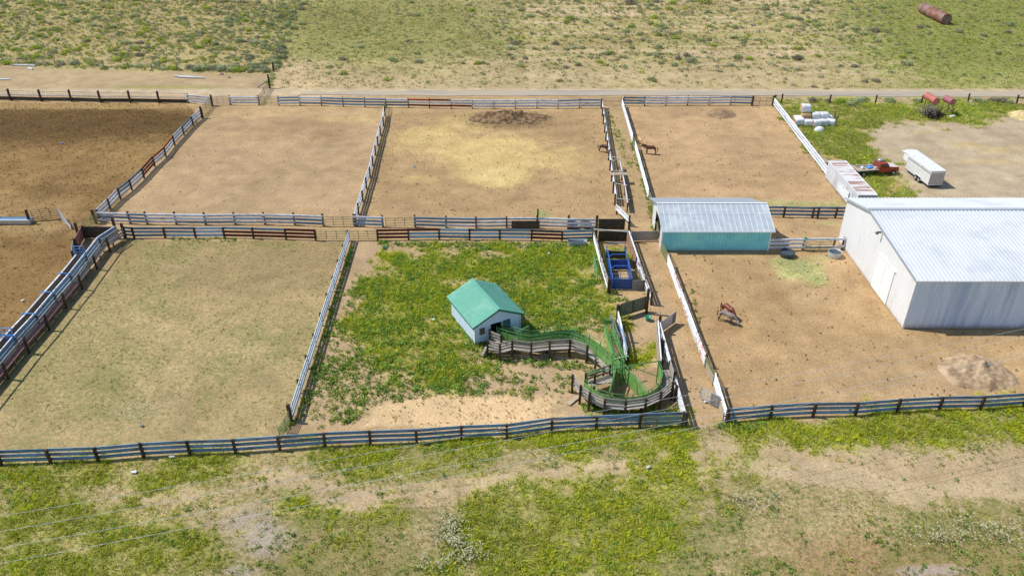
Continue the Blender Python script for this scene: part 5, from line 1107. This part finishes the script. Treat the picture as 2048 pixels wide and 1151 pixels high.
# ------------------------------------------------------------------ water tanks and troughs
MT['water']=M('trough_water',(.05,.07,.09),.06,0,.1,2,spec=.6)
MT['watersky']=M('sky_tinted_trough_water',(.22,.33,.50),.15,0,.1,2,spec=.7)  # pale blue sky reflection put into the base colour of the water
MT['plastic']=M('grey_stock_tank',(.38,.44,.46),.5,0,.1,2)
MT['galvtank']=M('galvanised_tank',(.50,.53,.54),.4,.3,.15,2,(.34,.35,.36),2,.3)
MT['blacktank']=M('black_rubber_tank',(.05,.055,.065),.6,0,.2,2)
MT['bucket']=M('green_plastic',(.03,.28,.17),.4,0,.1,2)
def stock(label,x,y,rx,ry,h,mat,water='water',name='stock_tank',rz=0):
    t=thing(name,label,'water tank',(x,y,0)); r=1.0
    MB().lathe((x,y,0),[(.93,0),(.95,h*.3),(1.0,h*.62),(.985,h*.66),(1.02,h-.04),(1.05,h),(.98,h),(.95,h-.06),(.9,.1)],28,rx,ry,rz).build('shell',mat,t,True)
    MB().lathe((x,y,0),[(0,h-.14),(.94,h-.14)],28,rx,ry,rz).build('water',water,t)
    return t
t=thing('stock_tank','grey oval stock tank on the dirt below the lower middle fence','water tank',(7.95,85.7,0))
def oval(m,c,L,Wd,prof):
    vs=[];n=24
    for k_,z in prof:
        for k in range(n):
            a=2*math.pi*k/n; x=math.cos(a)*Wd/2*k_; y=math.sin(a)*Wd/2*k_; x+=(L-Wd)/2*(1 if math.cos(a)>0 else -1); vs.append(Vector(c)+Vector((x,y,z)))
    m.add(vs,[(i*n+k,i*n+(k+1)%n,(i+1)*n+(k+1)%n,(i+1)*n+k) for i in range(len(prof)-1) for k in range(n)]); return m
oval(MB(),(7.95,85.75,0),2.4,.95,[(.9,0),(.95,.35),(1,.58),(1.06,.6),(1.0,.63),(.93,.6),(.86,.1)]).build('shell','plastic',t,True); oval(MB(),(7.95,85.75,0),2.4,.95,[(.01,.3),(.9,.3)]).build('water','water',t)
stock('black rimmed round stock tank in front of the rails beside the teal shed',32.85,83.0,.86,.86,.6,'blacktank')
stock('galvanised round stock tank at the corner of the big white barn',38.5,83.0,.78,.78,.65,'galvtank')
stock('left one of two black rubber tubs behind the white upper middle rails',7.7,90.7,.78,.6,.55,'blacktank')
stock('right one of two black rubber tubs behind the white upper middle rails',9.4,90.7,.78,.6,.55,'blacktank')
t=thing('feed_trough','long rectangular galvanised trough of water at the left edge of the manure pen','trough',at(30,450))
a=at(-8,449.5);b=at(60,449.5); L=b.x-a.x; c=(a+b)/2+Vector((0,.6,0)); wd=1.1
m=MB(); pr=[(-wd/2+.08,0),(-wd/2,.62),(-wd/2+.07,.64),(-wd/2+.1,.1),(wd/2-.1,.1),(wd/2-.07,.64),(wd/2,.62),(wd/2-.08,0)]
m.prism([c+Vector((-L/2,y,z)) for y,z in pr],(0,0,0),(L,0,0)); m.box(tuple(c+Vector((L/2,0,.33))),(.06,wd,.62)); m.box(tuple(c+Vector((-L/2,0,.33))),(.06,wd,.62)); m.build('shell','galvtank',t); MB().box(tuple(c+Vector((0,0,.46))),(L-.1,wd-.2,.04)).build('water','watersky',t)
t=thing('bucket','green round tub standing in the holding pen below the dark green gate','bucket',at(1296,640)); p=at(1296,640)
MB().lathe(p,[(.24,0),(.31,.42),(.35,.44),(.35,.47),(.30,.46),(.22,.05),(0,.05)],18).build('shell','bucket',t,True)
p=at(768,498); m=MB(); m.tube([p+Vector((-.15,0,.2)),p+Vector((.15,.1,.2))],.2,10); single(m,'teal_pail','bucket','small teal pail lying on its side in the dirt of the weedy pen','pail',p)
p=at(1606,499); m=MB(); m.lathe((p.x,p.y-.1,1.58),[(.0,.16),(.16,.14),(.2,0),(0,0)],10); single(m,'small_pail','bucket','small green pail upturned on a post of the front rails by the barn','cap',(p.x,p.y,1.58))
p=at(53,631); m=MB()
n=16; R_,r_=.42,.13; vs=[p+Vector((math.cos(2*math.pi*i/n)*(R_+r_*math.cos(2*math.pi*j/8)),math.sin(2*math.pi*i/n)*(R_+r_*math.cos(2*math.pi*j/8)),.13+r_*math.sin(2*math.pi*j/8))) for i in range(n) for j in range(8)]
m.add(vs,[(i*8+j,((i+1)%n)*8+j,((i+1)%n)*8+(j+1)%8,i*8+(j+1)%8) for i in range(n) for j in range(8)]); single(m,'old_tyre','greypost','old grey tyre lying beside the left loading alley','tyre',p,smooth=True)
# white pipes lying by the road, stones, scraps
for a,b,l in (((22,129.2),(70,131.2),'thin white pole lying near the wire fence at the upper left'),((-10,158.6),(20,158.6),'white pole lying at the left edge of the dirt strip'),((349,151.6),(398,154.6),'far one of two white poles lying side by side on the dirt strip'),((356,153.6),(408,155.6),'near one of two white poles lying side by side on the dirt strip'),((56,135.6),(65,138),'short white board on the dirt strip at the upper left'),((1056,0),(1056,0),'')):
    if l: m=MB(); m.beam(at(*a,.12),at(*b,.12),.34,.2); single(m,'pole','whitepipe',l,'pole',at(*a))
def blob(name,mat,label,cat,p,rx,ry,h,seed,n=18,kind=None,rough=.15):
    m=MB(); vs=[];fs=[]; R=7
    for i in range(R+1):
        f=i/R
        for k in range(n):
            a=2*math.pi*k/n; w=1+.18*math.sin(a*3+seed)+.1*math.sin(a*5+seed*2); r=f*w; z=h*(1-f**1.6)*(1+random.uniform(-rough,rough)); vs.append(Vector((p[0]+math.cos(a)*rx*r,p[1]+math.sin(a)*ry*r,z-.06*(f>.95)-.03)))
    for i in range(R):
        for k in range(n): fs.append((i*n+k,i*n+(k+1)%n,(i+1)*n+(k+1)%n,(i+1)*n+k))
    m.add(vs,fs); return single(m,name,mat,label,cat,(p[0],p[1],0),None,kind,True)
MT['rock']=M('brown_fieldstone',(.30,.23,.17),.9,0,.3,3,bump=.5)
for x,y,r,l in ((443,149,.55,'larger brown boulder on the dirt strip below the sagebrush'),(458,155.5,.35,'smaller brown stone just right of the larger boulder'),(495,145,.4,'dark stone near the wire fence corner')): p=at(x,y); blob('boulder','rock',l,'stone',p,r,r*.8,r*.8,x,10)
def mound(name,mat,label,cat,c,rx,ry,h,seed,amp=.35):
    n=70; xs_=np.linspace(-1.25,1.25,n); A,B=np.meshgrid(xs_,xs_); X=c[0]+A*rx; Y=c[1]+B*ry
    r=np.hypot(A,B)+ .35*(fbm(X,Y,.5,seed)-.5); prof=np.clip(1-r,0,1)**1.1; z=h*prof*(1+amp*2*(fbm(X,Y,.9,seed+3)-.5))+prof**.3*amp*.5*(fbm(X,Y,2.6,seed+5,3)-.45)-.06*(prof<=0)-.03
    me=bpy.data.meshes.new(name); vs=np.stack([A*rx,B*ry,z],-1).reshape(-1,3); i=np.arange(n*n).reshape(n,n); q=np.stack([i[:-1,:-1],i[:-1,1:],i[1:,1:],i[1:,:-1]],-1).reshape(-1,4)
    q=q[(vs[q][:,:,2]>-.085).any(1)]
    me.from_pydata(vs.tolist(),[],q.tolist()); me.materials.append(MT[mat]); me.shade_smooth(); o=bpy.data.objects.new(name,me); S.collection.objects.link(o); o.location=(c[0],c[1],0); return tag(o,label,cat)
MT['manure']=M('dark_manure',(.13,.085,.045),.95,0,.5,1.5,(.30,.20,.11),1.2,.7,bump=1.0,objvar=0,spec=.1)
MT['soil']=M('heaped_dry_soil',(.47,.345,.215),.95,0,.25,1.2,(.30,.20,.12),.8,.6,bump=1.0,objvar=0,spec=.1)
MT['soil2']=M('brown_heaped_soil',(.27,.18,.105),.95,0,.3,1.2,(.38,.27,.17),.8,.5,bump=.8,objvar=0,spec=.1)
mound('manure_pile','manure','broad low dark manure pile along the top of the straw strewn pen','manure pile',at(1015,236),7.0,3.2,1.3,3,.8)
mound('dirt_mound','soil','tall light brown dirt mound below the big white barn','dirt mound',at(1952,742),3.6,3.0,1.35,8,.8)
mound('dirt_mound','soil2','small brown dirt mound against the top right fence','dirt mound',at(1443,229),2.6,2.0,.75,12,.25)
MT['strawheap']=M('pale_straw_heap',(.60,.48,.24),.95,0,.3,1.5,(.40,.36,.14),1,.4,bump=.8,spec=.1)
mound('straw_heap','strawheap','pale straw heap at the right edge beside the bare lot','straw heap',at(2050,232),3.0,3.2,1.0,21,.3)
# clods
def clodstuff():
    pr=[]
    for box,key,d,c,sz in (((-100,-52,60,140),'clod',4,[(.19,.125,.055),(.24,.16,.07),(.32,.22,.10),(.26,.175,.08)],.05),((-20,60,54,140),'clod',1.3,[(.14,.09,.05),(.22,.15,.08),(.34,.24,.13)],.055),((-52,-18,92,136),'clod',1.2,[(.18,.12,.07),(.26,.18,.1),(.36,.26,.15)],.055)):
        X,Y,f=scatter(*box,d,key,1.2); k=(f['hill']<.1)&(f['out']<.5)&(f['lush']<.3)&(f['lot']<.5); X,Y=X[k],Y[k]; n=len(X); R=sz*rng.uniform(.5,1.6,n); pr.append(leaves(z3(X,Y),R,R*.8,pal(n,c),6,1.5))
    X,Y,f=scatter(-12,12,52,60,7,'straw',1.5); n=len(X); R=.055*rng.uniform(.5,1.6,n); pr.append(leaves(z3(X,Y),R,R*.8,pal(n,[(.72,.52,.30),(.58,.40,.22),(.9,.7,.42)]),6,1.5))
    me=trimesh('manure_clods',np.concatenate([p[0] for p in pr]),np.concatenate([p[1] for p in pr])); o=bpy.data.objects.new('manure_clods',me); S.collection.objects.link(o); tag(o,'clods and droppings scattered over the trampled pens','clods',None,'stuff')
clodstuff()
for x,y,l,mt in ((123,287,'small bright blue scrap on the dark manure pen floor','ladder'),(828,334,'small blue scrap in the straw strewn pen','ladder'),(833,368,'small pink scrap in the straw strewn pen','tankred'),(866,640,'small white scrap in the weeds left of the shed','whitepipe'),(1097,508,'pale scrap on the bare patch below the lower middle fence','whitepipe'),(344,914,'white rag by the bottom fence among weeds','whitepipe'),(268,945,'short white stick in the bottom left meadow','whitepipe'),(283,852,'grey scrap of plastic at the foot of the trampled pen','greyply'),(1411,804,'white scrap on the lower alley floor','whitepipe'),(45,602,'small pale pair of scraps on the manure pen floor','whitepipe'),(1040,494,'thin pale stick lying in the weeds by the oval stock tank','tanply'),(1326-30,935+0,'pale scrap in the bottom middle grass','whitepipe')):
    p=at(x,y); m=MB(); m.box((p.x,p.y,.1),(.45 if 'stick' in l or 'rag' in l else .28,.18,.08),random.uniform(-.4,.4)); m.box((p.x+.1,p.y+.08,.13),(.16,.14,.07),random.uniform(0,1)); single(m,'scrap',mt,l,'scrap',p)
# ------------------------------------------------------------------ overhead cables
for i,(ya,yb,l) in enumerate(((1036,661,'topmost'),(1067,676,'second'),(1100,707,'third'),(1130.6,716,'lowest'))):
    z=8.5; a=at(0,ya,z); b=at(2048,yb,z); d=b-a; A_=a-d*.35; B_=b+d*.35; pts=[A_.lerp(B_,k/40)-Vector((0,0,1.3*(4*(k/40)*(1-k/40)))) +Vector((0,0,1.05)) for k in range(41)]
    m=MB(); m.tube(pts,.013,4,False); single(m,'power_cable','cable','%s of the four overhead cables crossing the bottom meadow'%l,'cable',A_,'overhead cables crossing the bottom of the scene')
# ------------------------------------------------------------------ horses
def coat(name,body,legs,zl=.55,patch=None):
    m,nt,b,o=newmat(name); tc=N(nt,'ShaderNodeTexCoord'); sx=N(nt,'ShaderNodeSeparateXYZ'); nt.links.new(tc.outputs['Object'],sx.inputs[0])
    c=mixc(nt,1.0,tuple(body),grey(nt,noise(nt,tc.outputs['Object'],3,3),.8,1.2),'MULTIPLY')
    if patch: c=mixc(nt,ramp(nt,noise(nt,tc.outputs['Object'],1.4,3),.5,.58),c,tuple(patch))
    c=mixc(nt,ramp(nt,sx.outputs[2],zl+.15,zl-.15),c,tuple(legs)); nt.links.new(c,b.inputs['Base Color']); b.inputs['Roughness'].default_value=.45; b.inputs['Specular IOR Level'].default_value=.4; return m
def skin(chain,edges,mat,name,parent,sub=2):
    me=bpy.data.meshes.new(name); me.from_pydata([c[0] for c in chain],edges,[]); o=bpy.data.objects.new(name,me); S.collection.objects.link(o)
    o.modifiers.new('s','SKIN'); o.modifiers.new('u','SUBSURF').levels=sub
    for i,c in enumerate(chain): me.skin_vertices[0].data[i].radius=(c[1],c[1]*(c[2] if len(c)>2 else 1)); me.skin_vertices[0].data[i].use_root=(i==0)
    dg=bpy.context.evaluated_depsgraph_get(); nm=bpy.data.meshes.new_from_object(o.evaluated_get(dg)); bpy.data.objects.remove(o); bpy.data.meshes.remove(me)
    nm.name=name; nm.shade_smooth(); nm.materials.clear(); nm.materials.append(mat); r=bpy.data.objects.new(name,nm); S.collection.objects.link(r); r.parent=parent; return r
def horse(label,loc,head,body,hair,pose,sc=1.0,legs=(.03,.02,.015),patch=None,face=None,stride=.0):
    t=thing('horse',label,'horse',(loc[0],loc[1],0)); t.rotation_euler.z=head; t.scale=(sc,)*3
    nk={'up':[((.92,0,1.62),.15),((1.10,.0,1.86),.115),((1.22,0,1.90),.11),((1.42,0,1.68),.085),((1.56,0,1.50),.065)],
        'level':[((.98,0,1.42),.16),((1.30,0,1.50),.12),((1.45,0,1.48),.11),((1.66,0,1.28),.085),((1.80,0,1.12),.065)],
        'down':[((.98,0,1.15),.16),((1.22,0,.90),.12),((1.34,0,.80),.11),((1.42,0,.52),.085),((1.46,0,.30),.065)]}[pose]
    ch=[((-.1,0,1.18),.34),((-.5,0,1.22),.33),((-.82,0,1.20),.28),((.25,0,1.16),.35),((.58,0,1.20),.31),((.78,0,1.28),.24)]+[(p,r) for p,r in nk]
    ed=[(0,1),(1,2),(0,3),(3,4),(4,5)]+[(5,6)]+[(6+k,7+k) for k in range(4)]
    for s in (-1,1):
        n=len(ch); o=stride*s
        ch+=[((.60,.17*s,.98),.15),((.62+o*.5,.17*s,.60),.09),((.60+o,.17*s,.20),.065),((.66+o,.17*s,.04),.07)]; ed+=[(4,n),(n,n+1),(n+1,n+2),(n+2,n+3)]
        n=len(ch); ch+=[((-.78,.18*s,1.0),.18),((-.66-o*.4,.19*s,.78),.12),((-.93-o*.6,.18*s,.50),.085),((-.88-o,.18*s,.18),.065),((-.82-o,.18*s,.04),.07)]; ed+=[(2,n),(n,n+1),(n+1,n+2),(n+2,n+3),(n+3,n+4)]
    for s in (-1,1):
        n=len(ch); e=Vector(nk[1][0]); ch+=[((e.x,.07*s,e.z+.12),.035),((e.x+.01,.08*s,e.z+.22),.018)]; ed+=[(7,n),(n,n+1)]
    b=skin(ch,ed,coat('coat',body,legs,.5,patch),'body',t)
    hm=M('hair_'+name_of(hair),hair,.7)
    skin([((-1.05,0,1.32),.05),((-1.16,0,1.05),.075),((-1.18,0,.7),.07),((-1.15,0,.42),.03)],[(0,1),(1,2),(2,3)],hm,'tail',t,1)
    mc=[((.62,0,1.50),.035,2.0)]+[((Vector(p)+Vector((-.05,.02,r*.95)))[:],.035,2.2) for p,r in nk[:2]]+[((nk[2][0][0]+.03,0,nk[2][0][2]+.1),.03)]
    skin(mc,[(0,1),(1,2),(2,3)],hm,'mane',t,1)
    if face: skin([((Vector(nk[2][0])+Vector((.07,0,.03)))[:],.085),((Vector(nk[3][0])+Vector((.03,0,.01)))[:],.078),((Vector(nk[4][0])+Vector((.02,0,0)))[:],.066)],[(0,1),(1,2)],M('white_face',face,.6),'face_marking',t,1)
    for s in (-1,1):
        e=Vector(nk[2][0]).lerp(Vector(nk[3][0]),.35); m=MB(); m.lathe((e.x+.02,.085*s,e.z+.02),[(0,-.02),(.02,0),(0,.02)],6); o=bpy.data.meshes.new('eye'); o.from_pydata([tuple(v) for v in m.v],[],m.f); o.materials.append(MT['black']); eo=bpy.data.objects.new('eye',o); S.collection.objects.link(eo); eo.parent=t
    return t
def name_of(c): return '%02d%02d'%(int(c[0]*100),int(c[1]*100))
horse('dark brown horse at the white fence on the left of the upper alley',(14.2,115.9),math.radians(-25),(.075,.038,.03),(.02,.015,.015),'down',.82)
horse('pale golden horse standing end on beside the upper alley fence',(20.15,118.9),math.radians(-83),(.62,.38,.18),(.70,.62,.45),'down',.85,(.50,.33,.18))
horse('bay horse with black mane and white hind sock, nose toward the golden horse',(21.3,115.2),math.radians(168),(.13,.042,.022),(.012,.012,.014),'level',.9,(.02,.015,.012),stride=.06)
horse('chestnut horse behind the pale roan horse in the large right pen',(22.7,70.1),math.radians(-62),(.20,.055,.03),(.06,.03,.02),'down',.9,(.08,.03,.02))
horse('pale grey roan horse with white face in the large right pen',(22.3,68.9),math.radians(-38),(.30,.25,.21),(.07,.06,.06),'down',.88,(.05,.04,.04),(.20,.16,.15),face=(.85,.85,.82))
# ------------------------------------------------------------------ light and camera
W=bpy.data.worlds.new('World'); S.world=W; W.use_nodes=True; nt=W.node_tree; nt.nodes.clear()
sky=nt.nodes.new('ShaderNodeTexSky'); sky.sky_type='NISHITA'; sky.sun_disc=False
EL=math.radians(53); trav=Vector((math.cos(EL)*math.cos(math.radians(-12)),math.cos(EL)*math.sin(math.radians(-12)),-math.sin(EL)))
sky.sun_elevation=EL; sd=-trav; sky.sun_rotation=math.atan2(sd.x,sd.y); sky.altitude=1500; sky.dust_density=1.0
bg=nt.nodes.new('ShaderNodeBackground'); bg.inputs[1].default_value=.145; wo=nt.nodes.new('ShaderNodeOutputWorld')
nt.links.new(sky.outputs[0],bg.inputs[0]); nt.links.new(bg.outputs[0],wo.inputs[0])
sl=bpy.data.lights.new('sun','SUN'); sl.energy=4.4; sl.angle=math.radians(.5); sl.color=(1,.95,.87)
so=bpy.data.objects.new('sun',sl); S.collection.objects.link(so); so.rotation_euler=trav.to_track_quat('-Z','Y').to_euler()
cam=bpy.data.cameras.new('camera'); co=bpy.data.objects.new('camera',cam); S.collection.objects.link(co)
co.location=(0,0,H); co.rotation_euler=(math.pi/2-PIT,0,0); cam.sensor_width=36; cam.lens=F/2048*36; cam.clip_end=12000; cam.clip_start=.5
S.camera=co
S.render.resolution_x=1024; S.render.resolution_y=575
S.view_settings.view_transform='Standard'; S.view_settings.look='None'; S.view_settings.exposure=0; S.view_settings.gamma=1
